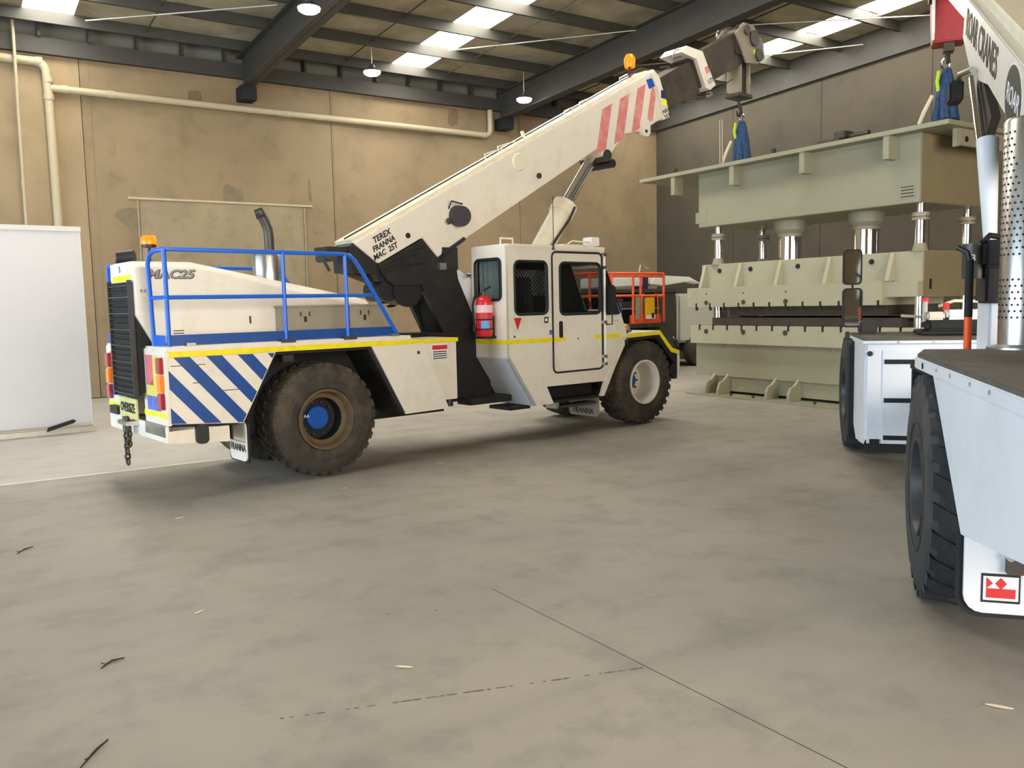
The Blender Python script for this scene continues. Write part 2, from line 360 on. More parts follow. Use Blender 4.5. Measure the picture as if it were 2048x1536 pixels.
# walls behind the camera: end doorway and front opening added for its light
we = MB().prism([[(YF, 0), (0.0, 0), (0.0, 6.2), (18.0, 6.2), (18.0, 0), (YW + .2, 0), (YW + .2, 8.9), (YF, 10.4)]], XL - .2, XL, 'x').build('wall_back', wallm); struct(we)
wf = MB().prism([[(XL, 0), (-4.5, 0), (-4.5, 7.8), (10.5, 7.8), (10.5, 0), (XW + .2, 0), (XW + .2, 10.4), (XL, 10.4)]], YF - .2, YF, 'y').build('wall_front', wallm); struct(wf)

# roof: insulated sheets between translucent strips
ZS = 8.95
strips = [(1.80, 2.85), (10.92, 11.98), (19.55, 20.6)]
xa = [XL - .2, 1.80, 2.85, 10.92, 11.98, 19.55, 20.6, XW + .25]
ceil = MB()
y0, y1 = YW + .25, YF - .2
PUR = [22.45 - 1.77 * k for k in range(20)]
def slab_roof(mb, xa_, xb_, ya, yb, z0, th):
    mb.add([(xa_, ya, zr(ya, z0)), (xb_, ya, zr(ya, z0)), (xb_, yb, zr(yb, z0)), (xa_, yb, zr(yb, z0)),
            (xa_, ya, zr(ya, z0) + th), (xb_, ya, zr(ya, z0) + th), (xb_, yb, zr(yb, z0) + th), (xa_, yb, zr(yb, z0) + th)],
           [(0, 3, 2, 1), (4, 5, 6, 7), (0, 1, 5, 4), (1, 2, 6, 5), (2, 3, 7, 6), (3, 0, 4, 7)])
for k in (0, 2, 4, 6): slab_roof(ceil, xa[k], xa[k + 1], y0, y1, ZS, .06)
for a, b in strips: slab_roof(ceil, a, b, y0, PUR[0] - .02, ZS, .06)
ceil = struct(ceil.build('ceiling', foil))
for a, b in strips:
    for k in range(8):
        mb = MB(); slab_roof(mb, a, b, PUR[k] - .05, PUR[k + 1] + .05, ZS + .03, .02); mb.build('skylight', skym, ceil)
    mb = MB(); slab_roof(mb, a, b, PUR[8], y1, ZS, .06); mb.build('strip_blocking_sheet', foil, ceil)  # unseen sheet closing the strips early, so light comes from behind the crane
# C purlins along the shed
for y in PUR:
    z = zr(y, ZS)
    pts = [(y - .04, z), (y - .04, z - .26), (y + .04, z - .26), (y + .04, z - .235), (y - .025, z - .235), (y - .025, z - .02), (y + .04, z - .02), (y + .04, z)]
    MB().prism(pts, XL, XW, 'x').build('purlin', purlinm, ceil)
# bridging rods between the purlins
for x in (0.4, 4.4, 9.5, 12.6, 17.4):
    for k in range(8):
        z = zr((PUR[k] + PUR[k + 1]) / 2, ZS - .13)
        mb = MB(); mb.tube([(x, PUR[k], zr(PUR[k], ZS - .14)), (x, PUR[k + 1], zr(PUR[k + 1], ZS - .14))], .018, 6); mb.build('bridging_bar', purlinm, ceil)
for p, q in (((11.4, 20.0), (14.9, 16.6)), ((15.2, 20.3), (18.9, 16.9)), ((17.0, 15.2), (21.3, 12.2)), ((17.6, 18.6), (21.4, 14.6)), ((3.0, 21.8), (6.5, 19.0))):
    MB().tube([(p[0], p[1], zr(p[1], ZS - .30)), (q[0], q[1], zr(q[1], ZS - .30))], .016, 6).build('brace_rod', alu, ceil)
# portal rafters (I sections)
ZB, ZT = 7.86, 8.68
def rafter(x):
    mb = MB()
    def seg(xa_, xb_, zb, zt):
        mb.add([(xa_, y0 - .3, zr(y0 - .3, zb)), (xb_, y0 - .3, zr(y0 - .3, zb)), (xb_, y1, zr(y1, zb)), (xa_, y1, zr(y1, zb)), (xa_, y0 - .3, zr(y0 - .3, zt)), (xb_, y0 - .3, zr(y0 - .3, zt)), (xb_, y1, zr(y1, zt)), (xa_, y1, zr(y1, zt))],
               [(0, 3, 2, 1), (4, 5, 6, 7), (0, 1, 5, 4), (1, 2, 6, 5), (2, 3, 7, 6), (3, 0, 4, 7)])
    seg(x - .16, x + .16, ZB, ZB + .025); seg(x - .16, x + .16, ZT - .025, ZT); seg(x - .01, x + .01, ZB, ZT)
    r = mb.build('rafter', roofsteel, ceil)
    MB().box(x - .2, x + .2, YW - .5, YW, ZB - .32, ZB + .02).build('rafter_bracket', blackm, ceil)
for x in (-9.3, -1.2, 6.85, 14.9): rafter(x)
MB().prism([(YF, zr(YF, 8.14)), (YW, 8.14), (YW, ZS), (YF, zr(YF, ZS))], XW - .10, XW + .02, 'x').build('end_rafter', roofsteel, ceil)
MB().box(XL, XW, YW - .16, YW, 8.13, 8.5).build('eave_strut', roofsteel, ceil)
for k in range(28): MB().box(-8.5 + 1.06 * k, -8.44 + 1.06 * k, YW - .25, YW, 8.5, ZS).build('cleat', roofsteel, ceil)

# high-bay lamps
def highbay(x, y, z, label):
    t = thing('high_bay_lamp', label, 'lamp', (x, y, z), group='round high-bay lamps under the roof')
    MB().lathe([(.001, .16), (.07, .16), (.08, .09), (.16, .05), (.225, .01), (.23, -.01), (.22, -.012)], n=24).build('housing', lampbody, t, True)
    MB().lathe([(.222, -.01), (.21, -.06), (.15, -.10), (.001, -.12)], n=24).build('lens', lamplens, t, True)
    MB().tube([(0, 0, .2), (0, 0, zr(y, ZS) - z)], .012, 6).build('hanger_rod', alu, t)
    l = bpy.data.lights.new('lamp_light', 'AREA'); l.shape = 'DISK'; l.size = .38; l.energy = LAMP_POWER; l.color = (.93, .97, 1)
    lo = bpy.data.objects.new('lamp_light', l); COL.objects.link(lo); lo.parent = t; lo.location = (0, 0, -.13)
highbay(6.32, 16.6, 8.02, 'lit round high-bay lamp beside the left roof beam at the top of the photo')
highbay(9.6, 20.9, 8.22, 'lit round high-bay lamp beside the lower end of the middle skylight strip')
highbay(14.3, 20.75, 8.02, 'lit round high-bay lamp on a rod left of the crane boom beacon')

# pipes on the left wall
def pipe(name, label, pts, r, m, joints=()):
    t = thing(name, label, 'pipe', pts[0])
    o = Vector(pts[0])
    MB().tube([Vector(p) - o for p in pts], r, 14).build('pipe_run', m, t, True)
    for p, d in joints:
        p = Vector(p) - o; d = Vector(d) * .07
        MB().cyl(p - d, p + d, r * 1.14, n=14).build('pipe_collar', m, t, True)
def arc(c, a, b, n=5):
    """quarter bend: corner c between directions a and b"""
    c, a, b = Vector(c), Vector(a), Vector(b); out = []
    for i in range(n + 1):
        t = PI / 2 * i / n; out.append(c + a * (1 - math.sin(t)) + b * (1 - math.cos(t)))
    return out
yp = YW - .14
pipe('downpipe', 'thick cream downpipe running down the left wall behind the white panel',
     [(-3.5, yp, 7.95)] + [tuple(v) for v in arc((2.24, yp, 7.93), (-.22, 0, 0), (0, 0, -.22))] + [(2.26, yp, 7.0), (2.28, yp, .05)], .10, pvc,
     [((2.26, yp, 7.55), (0, 0, 1)), ((2.26, yp, 7.15), (0, 0, 1)), ((2.1, yp, 7.93), (1, 0, 0))])
pipe('cross_pipe', 'long cream pipe sloping across the left wall to an upturned elbow',
     [(2.30, yp, 7.36)] + [tuple(v) for v in arc((14.45, yp, 7.34), (-.2, 0, 0), (0, 0, .2))] + [(14.45, yp, 8.12)], .085, pvc,
     [((3.6, yp, 7.36), (1, 0, 0)), ((8.0, yp, 7.35), (1, 0, 0)), ((2.6, yp, 7.36), (1, 0, 0)), ((14.2, yp, 7.34), (1, 0, 0))])
pipe('conduit', 'thin pale conduit dropping from the roof left of the downpipe', [(1.62, YW - .30, 8.75), (1.60, YW - .30, 6.7), (1.58, YW - .30, .05)], .035, pvc, [((1.6, YW - .30, 6.7), (0, 0, 1)), ((1.59, YW - .30, 5.1), (0, 0, 1))])

# ================================================================== white panel leaning area, left
pn = thing('white_panel', 'tall flat white panel standing at the left edge of the photo', 'panel', (2.0, 16.93, 0), R(4))
MB().box(-3.6, 0, 0, .10, .12, 3.56).build('face_sheet', panelw, pn, bevel=.004)
MB().box(-3.62, .02, -.03, .13, 3.54, 3.63).build('top_rail', panele, pn, bevel=.006)
MB().box(-.02, .012, -.01, .11, .10, 3.55).build('edge_trim', panele, pn)
rk = thing('alloy_ladder', 'dull alloy ladder lying on the floor below the tall white panel', 'ladder', (2.02, 16.6, 0), R(4))
for y in (-.05, .25): MB().box(-4.2, 0, y, y + .03, .02, .10).build('stile', alu, rk)
for k in range(13): MB().box(-4.05 + .32 * k, -4.02 + .32 * k, -.02, .25, .045, .075).build('rung', alu, rk)
wd = MB().prism([(-.22, -.02), (.2, .10), (.24, .13), (.20, .16), (-.2, .05)], -.04, .04).build('wheel_chock', blackm); wd.location = (1.45, 16.45, .10)
tag(wd, 'small black wedge lying on the ladder below the white panel', 'wedge')

# ================================================================== wheels
def make_wheel(parent, x, yo, sgn, Rr, Wd, rub, rimm, hubm, rimr, hubdepth, lugs=30, dish=None):
    """outer face at y=yo, width runs in direction sgn"""
    Y = lambda d: yo + sgn * d
    prof = [(rimr, .05), (rimr * 1.06, .015), (rimr * 1.25, .0), (Rr * .80, -.005), (Rr * .90, .015), (Rr * .955, .05), (Rr * .965, .10), (Rr * .965, Wd - .10), (Rr * .955, Wd - .05), (Rr * .90, Wd - .015), (Rr * .8, Wd), (rimr * 1.1, Wd - .02), (rimr, Wd - .06)]
    mb = MB().lathe([(r, sgn * h) for r, h in prof], (x, yo, Rr), 'y', 56)
    for k in range(lugs):
        for half in (0, 1):
            a = 2 * PI * (k + .5 * half) / lugs; da = PI / lugs * .56
            d0, d1 = (.012, Wd * .47) if half == 0 else (Wd * .53, Wd - .012)
            sk = .16 if half == 0 else -.16
            vs_ = []
            for (dd, off) in ((d0, 0), (d1, sk)):
                edge = min(dd, Wd - dd)
                for aa in (a - da + off, a + da + off):
                    for rr in (Rr * .90 if edge < .02 else Rr * .95, Rr * (.965 if edge < .02 else 1.0)):
                        vs_.append((x + rr * math.cos(aa), Y(dd), Rr + rr * math.sin(aa)))
            # shoulder step
            mb.add(vs_, [(0, 1, 3, 2), (4, 6, 7, 5), (0, 4, 5, 1), (2, 3, 7, 6), (1, 5, 7, 3), (0, 2, 6, 4)])
    t = mb.build('tyre', rub, parent, True)
    # sidewall ring lines
    MB().lathe([(rimr * 1.30, sgn * -.004), (rimr * 1.33, sgn * -.010), (rimr * 1.36, sgn * -.004)], (x, yo, Rr), 'y', 48).build('sidewall_ring', rub, t, True)
    MB().lathe([(rimr * 1.03, sgn * .03), (rimr * 1.02, sgn * .0), (rimr * .95, sgn * .0), (rimr * .92, sgn * .03), (rimr * .86, sgn * .10)] + ([(rimr * .72, sgn * .12)] if dish else []), (x, yo, Rr), 'y', 40).build('rim', rimm, t, True)
    k0 = rimr * (.72 if dish else .86)
    MB().lathe([(k0, sgn * (.12 if dish else .10)), (k0 * .97, sgn * (hubdepth + .05)), (rimr * .40, sgn * (hubdepth + .06)), (.001, sgn * (hubdepth + .06))], (x, yo, Rr), 'y', 40).build('rim_dish', dish or rimm, t, True)
    hr = rimr * .40
    MB().lathe([(hr, sgn * (hubdepth + .08)), (hr, sgn * (hubdepth + .01)), (hr * .92, sgn * hubdepth), (.001, sgn * hubdepth)], (x, yo, Rr), 'y', 28).build('hub_cap', hubm, t, True)
    for k in range(10):
        a = 2 * PI * k / 10; cx, cz = x + rimr * .56 * math.cos(a), Rr + rimr * .56 * math.sin(a)
        MB().cyl((cx, Y(hubdepth + .02), cz), (cx, Y(hubdepth + .07), cz), .016, n=6).build('wheel_nut', darksteel, t)
    return t

# ================================================================== MOBILE CRANE (main)
C1 = thing('pick_and_carry_crane', 'white pick-and-carry crane with blue handrails, blue diagonal tail stripes and a raised boom', 'mobile crane', (3.76, 9.93, 0), R(7.5))
FAR = 2.10
def P1(mb, name, m, smooth=False, bevel=0.0, parent=None): return mb.build(name, m, parent or C1, smooth, bevel)
RW = .725
make_wheel(C1, .03, 0.0, 1, RW, .52, rubber, dustrim, bluehub, .37, .23, dish=blackm)
make_wheel(C1, 6.08, 0.0, 1, RW, .50, rubber, white, bluehub, .37, .34)
make_wheel(C1, .03, FAR, -1, RW, .52, rubber, dustrim, bluehub, .37, .23, dish=blackm)
make_wheel(C1, 6.08, FAR, -1, RW, .50, rubber, white, bluehub, .37, .34)
for x in (.03, 6.08): P1(MB().cyl((x, .4, RW), (x, FAR - .4, RW), .13, n=14), 'axle', blackm, True)
P1(MB().box(-1.5, 2.3, .66, 1.44, .55, 1.05), 'rear_chassis', blackm)
P1(MB().box(2.9, 6.7, .80, 1.44, .62, 1.15), 'front_chassis', blackm)
text('tyre_label', 'AA', .06, (-.13, .228, .76), (1, 0, 0), (0, 0, 1), stickw, C1)
# tail boxes
tailp = [(-1.86, .87), (-1.04, .80), (-.60, 1.60), (-1.86, 1.66)]
P1(MB().prism(tailp, .0, .70), 'tail_box', white, bevel=.006)
P1(MB().prism(tailp, FAR - .70, FAR), 'tail_box', white, bevel=.006)
for k in range(-1, 7):
    a = -1.933 + .36 * (k - 3)
    st = [(a, 1.75), (a + .178, 1.75), (a + .178 + .93, .70), (a + .93, .70)]
    q = clip(st, [(-1.855, .875), (-1.05, .81), (-.62, 1.585), (-1.855, 1.60)])
    if len(q) > 2: P1(MB().prism(q, -.003, .004), 'diagonal_stripe', blue_stripe)
# seams, scuffs and rivets on the striped panel
for x, z, l in ((-1.83, 1.50, .38), (-1.28, 1.19, .2), (-1.6, 1.30, .24)): P1(MB().box(x, x + l, -.005, 0, z, z + .008), 'panel_seam', darksteel)
# deck, its edge tape
P1(MB().box(-1.88, 1.30, -.02, FAR + .02, 1.66, 1.715), 'deck_plate', white, bevel=.006)
P1(MB().prism([(-1.84, 1.598), (1.30, 1.598), (1.42, 1.66), (-1.84, 1.66)], -.024, .0), 'edge_tape', yellow)
P1(MB().box(1.35, 2.09, -.006, .0, 1.60, 1.655), 'edge_tape', yellow)
for x in (-.45, .385): P1(MB().box(x - .09, x + .09, -.04, .10, 1.70, 1.74), 'post_foot', darksteel)
for x in (-1.6, 1.05): P1(MB().box(x - .05, x + .05, -.03, .06, 1.715, 1.75), 'post_foot', steel)
P1(MB().box(-.52, -.38, .0, .1, 1.47, 1.55), 'arch_bracket', black)
# wheel arch lining
P1(MB().box(-.62, .74, .02, .62, 1.56, 1.60), 'arch_lining', blackm)
P1(MB().box(-1.1, 1.3, .60, .66, .62, 1.62), 'inner_guard', blackm)
P1(MB().prism([(-.62, 1.58), (-1.06, .80), (-1.02, .80), (-.58, 1.58)], .03, .62), 'arch_lining', blackm)
P1(MB().prism([(.69, 1.58), (1.18, .69), (1.12, .69), (.64, 1.58)], .0, .62), 'mud_guard', black)
# skirt and locker ahead of the rear wheel
P1(MB().box(1.10, 2.085, .03, .66, .80, 1.655), 'side_locker', white, bevel=.006)
P1(MB().prism([(.70, 1.60), (1.19, .675), (1.90, .685), (1.50, 1.60)], -.01, .035), 'skirt_panel', white)
P1(MB().box(1.66, 1.93, .022, .03, 1.36, 1.57), 'warning_label', stickw)
P1(MB().box(1.67, 1.92, .018, .022, 1.50, 1.56), 'warning_label', red)
for k in range(4): P1(MB().box(1.68, 1.91, .018, .022, 1.375 + .03 * k, 1.388 + .03 * k), 'label_print', inkm)
P1(MB().box(1.40, 1.44, -.014, -.01, 1.46, 1.50), 'latch', darksteel)
P1(MB().cyl((1.98, .1, .70), (1.98, .1, .8), .06, n=10), 'drain_boss', black)
P1(MB().prism([(1.10, 1.66), (1.10, .8), (2.09, .8), (2.09, 1.66)], FAR - .6, FAR), 'side_locker', white)
# bumper
P1(MB().prism([(-1.91, .66), (-1.20, .60), (-1.20, .79), (-1.91, .85)], .02, FAR - .02), 'bumper', white, bevel=.01)
P1(MB().box(-1.88, -1.1, .02, .5, .79, .87), 'bumper_gap', blackm)
P1(MB().prism(rrect(-1.60, -1.46, .62, .84, .05), -.03, .03), 'tie_down_lug', black, True)
P1(MB().box(-1.17, -1.15, .05, .40, .62, .80), 'flap_hanger', black)
# tail face
P1(MB().box(-1.90, -1.85, -.005, .72, .85, 1.69), 'tail_frame', white, bevel=.008)
P1(MB().box(-1.90, -1.85, FAR - .72, FAR + .005, .85, 1.69), 'tail_frame', white, bevel=.008)
for s, yy in ((0, .02), (1, FAR - .20)):
    for (z0, z1, m) in ((1.42, 1.60, red_lens), (1.22, 1.41, amber_lens), (1.03, 1.21, red_lens)):
        P1(MB().box(-1.945, -1.90, yy, yy + .13, z0, z1), 'tail_light', m, bevel=.01)
P1(MB().box(-1.904, -1.90, .36, .60, 1.28, 1.62), 'tail_sticker', stickp)
P1(MB().prism([(.17, 1.62), (.36, 1.62), (.36, 1.35), (.60, 1.25), (.60, 1.12), (.17, 1.12)], -1.904, -1.90, 'x'), 'tail_sticker', sticky)
P1(MB().box(-1.905, -1.90, .17, .60, 1.0, 1.16), 'tail_sticker', stickb)
P1(MB().box(-1.904, -1.90, FAR - .62, FAR - .17, 1.26, 1.62), 'tail_sticker', stickp)
P1(MB().box(-1.9045, -1.90, FAR - .40, FAR - .20, 1.18, 1.55), 'tail_sticker', amber_lens)
P1(MB().box(-1.905, -1.90, FAR - .62, FAR - .17, 1.08, 1.2), 'tail_sticker', stickb)
for yy in (0.0, FAR - .72): P1(MB().box(-1.905, -1.90, yy, yy + .72, .93, .99), 'tail_tape', lime)
P1(MB().box(-1.91, -1.87, .05, .72, .72, .85), 'bumper_plate', greybox)
P1(MB().box(-1.97, -1.90, 1.55, 1.85, .86, .96), 'number_plate_lamp', black)
# oversize sign
P1(MB().box(-1.975, -1.955, .78, 1.42, .86, 1.10), 'oversize_sign', platem, bevel=.004)
text('oversize_text', 'OVERSIZE', .15, (-1.978, 1.10, .98), (0, -1, 0), (0, 0, 1), inkm, C1, sx=.80, bold=.004)
# tow hitch and hanging chain
P1(MB().box(-2.05, -1.85, .95, 1.3, .78, .83), 'tow_hitch', steel, bevel=.01)
P1(MB().cyl((-2.0, 1.12, .70), (-2.0, 1.12, .88), .04, n=12), 'hitch_pin', darksteel, True)
def link(c, ang, L_=.075, Wd=.05, r=.012, tilt=0):
    pts = []
    for i in range(14):
        t = 2 * PI * i / 14; pts.append(Vector((Wd / 2 * math.cos(t), 0, L_ * math.sin(t) * .8)))
    M = Matrix.Rotation(ang, 3, 'Z') @ Matrix.Rotation(tilt, 3, 'Y')
    return [Vector(c) + M @ p for p in pts]
for k in range(8):
    P1(MB().tube(link((-2.0, 1.14, .77 - .062 * k), k * PI / 2 + .3, .05, .055, .012), .013, 6, True), 'chain_link', chainm, True)
for k in range(4):
    P1(MB().tube(link((-2.0, 1.02 + .01 * k, .74 - .06 * k), k * PI / 2 + .7, .05, .055, .012), .013, 6, True), 'chain_link', chainm, True)
# mudflaps
def flap(x, y0_, y1_, z0, z1, m, name='mud_flap'):
    pts = rrect(y0_, y1_, z0, z1, .07); return P1(MB().prism(pts, x - .012, x + .012, 'x'), name, m, True)
flap(-1.0, .03, .50, .33, .80, white); flap(-.985, .0, .55, .31, .82, blackm, 'flap_backing')
text('flap_text', 'FRANNA', .12, (-1.016, .26, .48), (0, -1, 0), (0, 0, 1), inkm, C1, sx=.9)
P1(MB().box(-1.016, -1.012, .06, .46, .56, .565), 'flap_rule', inkm)
flap(4.98, .06, .74, .23, .58, greybox); text('flap_text', 'FRANNA', .13, (4.964, .40, .31), (0, -1, 0), (0, 0, 1), inkm, C1, sx=.9)
text('flap_number', '4', .14, (4.964, .40, .46), (0, -1, 0), (0, 0, 1), red, C1)
# engine cover: lofted sections (x, shoulder z, ridge z)
hy0, hy1 = .57, 1.45
def loft(secs, closed_ends=True):
    vs_ = []; n = len(secs[0]); fs = []
    for s_ in secs: vs_ += s_
    for i in range(len(secs) - 1):
        for k in range(n): kk = (k + 1) % n; fs.append((i * n + k, i * n + kk, (i + 1) * n + kk, (i + 1) * n + k))
    fs.append(tuple(range(n - 1, -1, -1))); fs.append(tuple((len(secs) - 1) * n + k for k in range(n)))
    return MB().add(vs_, fs)
def hsec(x, sh, top, zb=1.715): return [(x, hy0, zb), (x, hy0, sh), (x, hy0 + .10, top), (x, hy1 - .10, top), (x, hy1, sh), (x, hy1, zb)]
P1(loft([hsec(-1.97, 2.60, 2.67, 2.06), hsec(-1.80, 2.60, 2.67, 1.74), hsec(-1.31, 2.60, 2.67), hsec(.42, 2.22, 2.33), hsec(1.05, 2.12, 2.20), hsec(1.12, 1.9, 2.0)]), 'engine_cover', white, bevel=.008)
P1(MB().prism([(-1.98, 2.06), (-1.80, 1.74), (-1.72, 1.72), (-1.88, 1.2), (-1.98, 1.15)], .64, 1.40), 'radiator_shroud', blackm)
# rear grille
P1(MB().box(-2.0, -1.96, .66, 1.40, 1.12, 2.44), 'grille_backing', blackm)
P1(MB().box(-2.03, -1.96, .64, .67, 1.12, 2.46), 'grille_frame', black); P1(MB().box(-2.03, -1.96, 1.39, 1.42, 1.12, 2.46), 'grille_frame', black)
for k in range(21):
    z = 1.16 + .0615 * k
    P1(MB().prism([(-2.03, z), (-2.035, z + .006), (-1.99, z + .030), (-1.985, z + .024)], .67, 1.39), 'grille_slat', darksteel if k % 3 else steel)
P1(MB().box(-1.985, -1.97, .64, 1.40, 2.44, 2.66), 'header_panel', white)
P1(MB().box(-1.989, -1.985, .66, 1.32, 2.45, 2.52), 'header_tape', lime)
P1(MB().box(-1.989, -1.985, .70, 1.22, 2.53, 2.65), 'header_label', stickw)
text('header_text', 'S', .10, (-1.992, 1.02, 2.585), (0, -1, 0), (0, 0, 1), inkm, C1)
text('model_text', 'MAC25', .135, (-1.58, hy0 - .003, 2.52), (1, 0, 0), (0, 0, 1), mat('silver_decal', (140, 134, 124), .4), C1, sx=1.25, shear=.25, bold=.004)
text('model_outline', 'MAC25', .135, (-1.575, hy0 - .0015, 2.517), (1, 0, 0), (0, 0, 1), inkm, C1, sx=1.25, shear=.25, bold=.008)
for x, z in ((-1.88, 2.33),): text('small_text', 'P.T.', .05, (x, hy0 - .003, z), (1, 0, 0), (0, 0, 1), inkm, C1)
for k in range(2): P1(MB().box(-1.58, -1.46, hy0 - .004, hy0, 1.84 + .03 * k, 1.85 + .03 * k), 'label_print', inkm)
P1(MB().box(-.66, -.64, hy0 - .012, hy0, 1.93, 2.02), 'cover_latch', darksteel)
# grey lockers beside the cover
P1(MB().box(-.32, .62, .40, .60, 1.72, 2.12), 'tool_locker', greybox, bevel=.008)
P1(MB().box(.64, 1.22, .40, .60, 1.72, 2.12), 'tool_locker', greybox, bevel=.008)
P1(MB().box(-.34, 1.24, .38, .62, 2.12, 2.14), 'locker_lid', greybox)
for x in (.0, .86):
    P1(MB().box(x - .015, x + .015, .385, .40, 1.93, 2.0), 'locker_latch', black)
    for dx in (-.06, .06): P1(MB().box(x + dx - .008, x + dx + .008, .39, .40, 2.0, 2.06), 'locker_latch', darksteel)
# blue handrails
def rail(y, s, zt=2.77):
    r = .026; yi = y + s * .36
    P1(MB().tube([(-1.86, yi, 1.72), (-1.88, yi, zt - .15), (-1.87, yi - s * .03, zt - .06), (-1.86, yi - s * .10, zt - .02), (-1.84, y + s * .12, zt - .005), (-1.80, y + s * .03, zt), (-1.70, y, zt), (.36, y, zt - .01), (.44, y, zt - .02), (.52, y, zt - .08), (.60, y, zt - .19), (1.14, y, 1.70)], r, 8), 'top_rail', blue, True)
    P1(MB().tube([(-1.87, yi, 2.25), (-1.84, y, 2.25), (.79, y, 2.25)], r * .92, 8), 'mid_rail', blue, True)
    for x in (-1.82, -.45, .385): P1(MB().tube([(x, y, 1.70), (x, y, zt)], r, 8), 'rail_post', blue, True)
    P1(MB().prism([(-1.80, 1.722), (1.12, 1.722), (1.05, 1.84), (-1.80, 1.84)], y + s * .01, y + s * .025), 'toe_board', blue_stripe)
    P1(MB().box(-1.87, -1.855, min(y, yi), max(y, yi), 1.722, 1.84), 'toe_board', blue)
rail(.03, 1); rail(FAR - .03, -1, 2.68)
# exhaust
P1(MB().lathe([(.02, 2.24), (.185, 2.26), (.19, 2.30), (.19, 2.77), (.18, 2.80), (.08, 2.81)], (-.19, 1.0, 0), 'z', 28), 'muffler', steel, True)
pp = [(-.15, 1.0, 2.78), (-.15, 1.0, 3.02), (-.16, 1.0, 3.12), (-.20, 1.0, 3.22), (-.25, 1.0, 3.31), (-.275, 1.0, 3.36)]
P1(MB().tube(pp, .062, 14), 'exhaust_pipe', darksteel, True)
P1(MB().tube([(-.238, 1.0, 3.27), (-.285, 1.0, 3.375)], [.066, .052], 14), 'exhaust_mouth', blackm, True)
# beacon and work lamp at the tail
P1(MB().cyl((-1.66, .98, 2.66), (-1.66, .98, 2.86), .018, n=8), 'beacon_pole', black)
P1(MB().cyl((-1.66, .98, 2.85), (-1.66, .98, 2.885), .08, n=16), 'beacon_base', black, True)
P1(MB().lathe([(.085, 2.885), (.088, 2.95), (.07, 2.985), (.001, 2.99)], (-1.66, .98, 0), 'z', 18), 'beacon_lens', beacon_lit, True)
P1(MB().cyl((-1.92, 1.30, 2.74), (-1.76, 1.20, 2.76), .075, n=14), 'work_lamp', black, True)
P1(MB().tube([(-1.9, 1.42, 2.66), (-1.9, 1.36, 2.72), (-1.84, 1.28, 2.74)], .03, 8), 'lamp_arm', black, True)
# articulation joint and boom post
P1(MB().box(2.10, 3.25, .72, 1.50, .66, 1.70), 'articulation_joint', blackm)
P1(MB().box(2.6, 3.4, .40, .72, .62, .72), 'joint_guard', black)
P1(MB().cyl((2.25, 1.0, .9), (3.1, 1.0, .9), .09, n=12), 'steer_ram', black, True)
post = [(2.46, 1.66), (3.06, 1.66), (3.06, 1.82), (2.74, 2.48), (2.70, 2.72), (2.72, 3.02), (2.37, 2.80), (2.11, 3.06), (1.34, 2.68), (1.48, 2.47), (1.60, 2.40), (2.07, 2.40), (2.12, 2.30)]
P1(MB().prism(post, .80, .88), 'boom_post', black); P1(MB().prism(post, 1.30, 1.38), 'boom_post', black)
P1(MB().prism([(2.46, 1.66), (2.98, 1.66), (2.70, 2.48), (2.6, 2.9), (2.2, 2.6)], .9, 1.28), 'post_core', blackm)
P1(MB().prism([(2.60, 2.68), (2.74, 2.68), (3.10, 2.46), (3.12, 1.74), (2.98, 1.74)], .885, .895), 'post_guard', white2)
P1(MB().tube([(2.45, .78, 2.85), (2.80, .78, 3.05), (2.86, .78, 3.09)], .03, 8), 'boom_stop', black, True)
P1(MB().box(2.45, 2.72, .77, .80, 2.62, 2.95), 'pivot_cheek', black)
P1(MB().box(2.38, 2.50, .76, .80, 2.62, 2.72), 'grease_plate', steel)
# winch under the boom
P1(MB().cyl((1.86, .86, 2.33), (1.86, 1.32, 2.33), .21, n=24), 'winch_drum', black, True)
P1(MB().cyl((1.55, .88, 2.33), (1.55, 1.3, 2.33), .16, n=20), 'winch_motor', black, True)
for y in (.84, 1.32): P1(MB().cyl((1.86, y, 2.33), (1.86, y + .03, 2.33), .245, n=24), 'winch_flange', blackm, True)
P1(MB().prism([(1.2, 2.7), (2.1, 3.0), (2.2, 2.6), (1.8, 2.42), (1.4, 2.45)], .86, 1.3), 'winch_frame', black)
for k, (a, b) in enumerate((((1.45, 2.62), (2.05, 2.86)), ((1.4, 2.55), (2.1, 2.72)), ((1.6, 2.75), (2.15, 2.95)))):
    P1(MB().tube([(a[0], .78, a[1]), ((a[0] + b[0]) / 2, .76, (a[1] + b[1]) / 2 + .05), (b[0], .78, b[1])], .018, 6), 'hose', blackm, True)
# boom tail
P1(MB().prism([(.93, 2.93), (1.08, 3.02), (1.40, 2.72), (1.36, 2.55), (.95, 2.58)], .84, 1.32), 'boom_tail', black)
P1(MB().box(.62, 1.0, .9, 1.26, 2.86, 2.92), 'tail_bracket', black)
P1(MB().cyl((.70, .88, 2.78), (.70, 1.28, 2.78), .06, n=12), 'tail_sheave', darksteel, True)
P1(MB().tube([(.66, 1.0, 2.86), (.63, 1.0, 2.72), (.70, 1.0, 2.6)], .02, 6), 'tail_hook', black, True)
P1(MB().tube([(.95, 1.1, 2.62), (1.3, 1.1, 2.50), (1.5, 1.1, 2.40)], .06, 8), 'tail_ram', darksteel, True)
